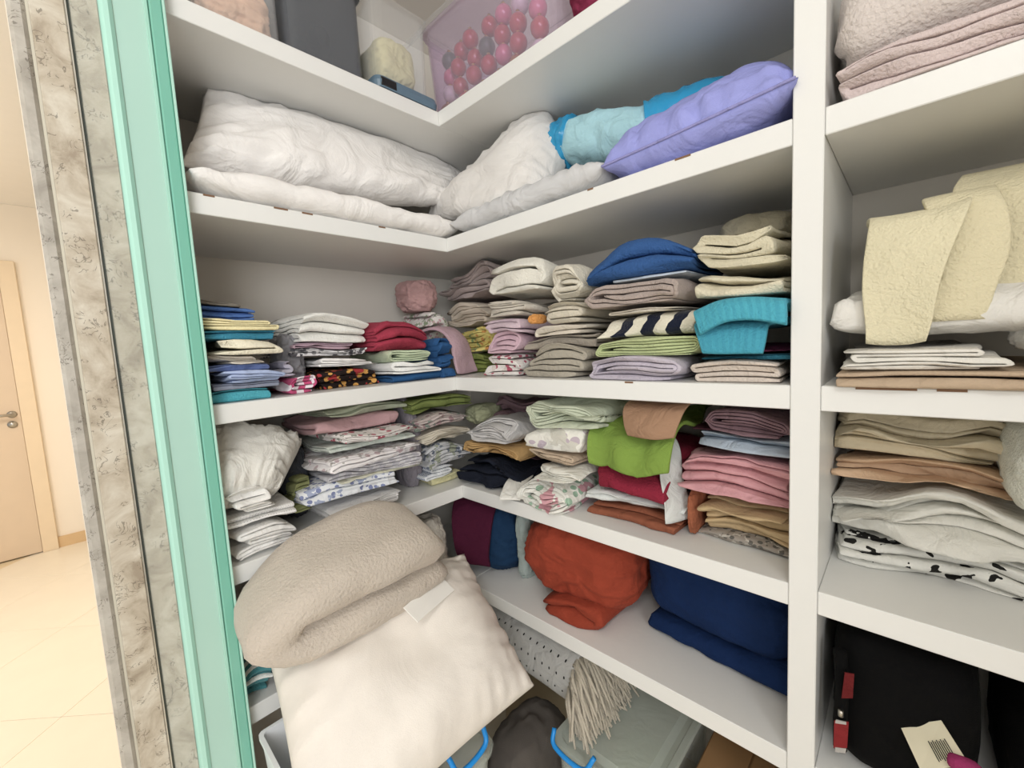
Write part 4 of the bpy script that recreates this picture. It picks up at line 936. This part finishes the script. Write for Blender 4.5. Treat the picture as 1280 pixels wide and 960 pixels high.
bundle('tag_holder', None, None, cloth('a01f62', 'cotton'), un(1206, 966, 1, yt_-.005), (.035, .02, .02), 143, parent=B1, wr=.05, n=10)

# ================================================================== FLOOR AND FRONT
BLUE = plain('blue_handle', '1f8fe0', rough=.35)
CLB = plastic('clear_box_green', 'dfe6de', .86, .1)
B = storage('storage_box', 'clear lidded box with blue handle under the big cream pillow', .035, -.64, 0.0, .335, -.215, .40, CLB, CLB, tp=.02)
hp = un(592, 935, 0, .34)
MB().tube(catmull([(.336, hp[1]+.035, hp[2]+.03), (.352, hp[1]+.025, hp[2]-.005), (.352, hp[1]-.05, hp[2]-.012), (.336, hp[1]-.07, hp[2]+.03)], 5), .006, 8).build('handle', BLUE, B, True)
bundle('cloth', 'brownish grey cloth packed inside the clear box under the pillow', 'cloth', CT('9c8f84'), (.185, -.42, .008), (.19, .28, .29), 151, wr=.07)
B = storage('storage_box', 'clear lidded box with blue handle carrying the rolled rug', .385, -.06, 0.0, .665, .36, .325, CLB, plastic('milky_lid', 'd3dbd2', .60, .12), tp=.02)
hp = un(712, 938, 1, -.062)
MB().tube(catmull([(hp[0]-.05, -.06, hp[2]+.03), (hp[0]-.035, -.08, hp[2]+.002), (hp[0]+.05, -.08, hp[2]-.004), (hp[0]+.075, -.06, hp[2]+.03)], 5), .006, 8).build('handle', BLUE, B, True)
bundle('cloth', 'green and white packets inside the clear box below the rug', 'packet', cloth('93a883', 'cotton'), (.525, .15, .006), (.17, .27, .20), 152, wr=.08)
slab_o = empty('cardboard_box', (.80, .2, 0), 'brown cardboard box on the floor right of the rug box', 'cardboard box')
CARD = plain('cardboard', '8a6844', rough=.9, noise_amt=.08)
slab('box_body', (.69, .03, 0), (.905, .40, .30), CARD, slab_o, .003)
slab('box_flap', (.695, .035, .3005), (.79, .395, .304), plain('cardboard_light', '97744e', rough=.9), slab_o)
slab('box_flap', (.795, .035, .3005), (.90, .395, .304), plain('cardboard_light', '97744e', rough=.9), slab_o)
bundle('bag', 'grey-brown plastic bag wedged between the two clear boxes', 'bag', cloth('5d5650', 'smooth'), (.275, -.03, 0), (.17, .26, .31), 153, wr=.06, fr=3)
# rolled rug with fringe
RG = empty('rug', (.2, .13, .345), 'rolled light grey rug with black dots and a shaggy fringe', 'rug')
V, F, U = fold_local(.17, .56, .165, 5, 'roll', 's', 161, .35, th=.97)
# roll axis along +X: turn so that the swept direction runs in x
V2 = np.column_stack([V[:, 1]-.16, V[:, 0], V[:, 2]])
V2 = place(V2, (.0, .115, .347), -.02); link('roll', V2, [f[::-1] for f in F], cloth('b9b8b4', 'cotton', 'dots', '2a2a2a', sc_=36), RG, uv=U)
rng = random.Random(9); mb = MB()
for i in range(340):
    th_ = rng.random()*2*math.pi; rr = math.sqrt(rng.random()); y = .115+.088*rr*math.cos(th_); z = .43+.082*rr*math.sin(th_); x = .40
    L = .05+.06*rng.random(); sp = .05
    p0 = np.array([x-.015, y, z]); p1 = p0+[L*.5, -.02*rng.random()+(y-.115)*.25-.01, .008-.012*rng.random()]; p2 = p0+[L+.02*rng.random(), -.045*rng.random()+(y-.115)*.45-.02, -.03-.05*rng.random()]
    p2[2] = max(p2[2], .352 if p2[1] > -.065 else .30); p1[2] = max(p1[2], .352)
    p0[2] = max(p0[2], .352)
    mb.tube(catmull([p0, p1, p2], 3), [.004, .0046, .0048, .0046, .0044, .004, .0022], 5)
fr_ = mb.build('fringe', cloth('c9bea9', 'fleece'), RG, True); fr_['kind'] = 'stuff'
# white basket, striped towel, big pillow, fleece blanket
e = empty('basket', (.1, -.57, .4190), 'white plastic basket left of the big cream pillow', 'basket')
V, F = bin_body(.036, -.648, .4190, .20, -.47, .575, .012, .012, .004, .004); link('body', V, F, plain('white_plastic', 'eef0f2', rough=.35), e, smooth=False)
stack('L', 5, .03, [('towel', 'teal and white striped towel at the left end of the lowest shelf', 'towel', 300, 345, 842, cloth('e6eae4', 'terry', 'stripe', '3c8f96', sc_=42), o(n=3, axis='f', mess=1.2, d=.2, f=-.028))])
CP = cloth('f4ebdf', 'smooth')
PC = [un(385, 1120, 2, .50), un(668, 857, 2, .545), un(580, 692, 2, .76), un(322, 775, 2, .78)]
pillow('pillow', 'big cream pillow in front, under the beige fleece blanket', 'pillow', CP, PC, .25, 171, flat=.45, wr=.007, conc=.045, pw=2.5, n=56)
V, F, U = fold_local(.445, .25, .205, 2, 'zig', 's', 172, .5, first=0, th=.98, puff=.055, seg=22)
uu = V[:, 0]/.225; V[:, 1] = .125+(V[:, 1]-.125)*(1-.38*np.clip(uu, 0, 1)**2-.22*np.clip(-uu, 0, 1)**3); V[:, 2] *= 1-.30*np.clip(uu, 0, 1)**2-.12*np.clip(-uu, 0, 1)**3
soft('blanket', place(V, (.215, -.408, .765), math.pi/2-.06, .24, -.05), F, cloth('cdbfae', 'fleece'), U, 'beige fleece blanket folded double on top of the big cream pillow', 'blanket')
quadbox('paper_sheet', [un(522, 778, 2, .790), un(568, 738, 2, .785), un(550, 720, 2, .81), un(504, 760, 2, .815)], .002, plain('white_paper', 'f4f2ec', rough=.7), None)
tag(bpy.data.objects['paper_sheet'], 'white paper slipped between the fleece blanket and the cream pillow', 'paper')

flush()
MB().tube(PIPE, .0028, 6).build('piping', cloth('9695d4', 'cotton'), po['ob'], True)
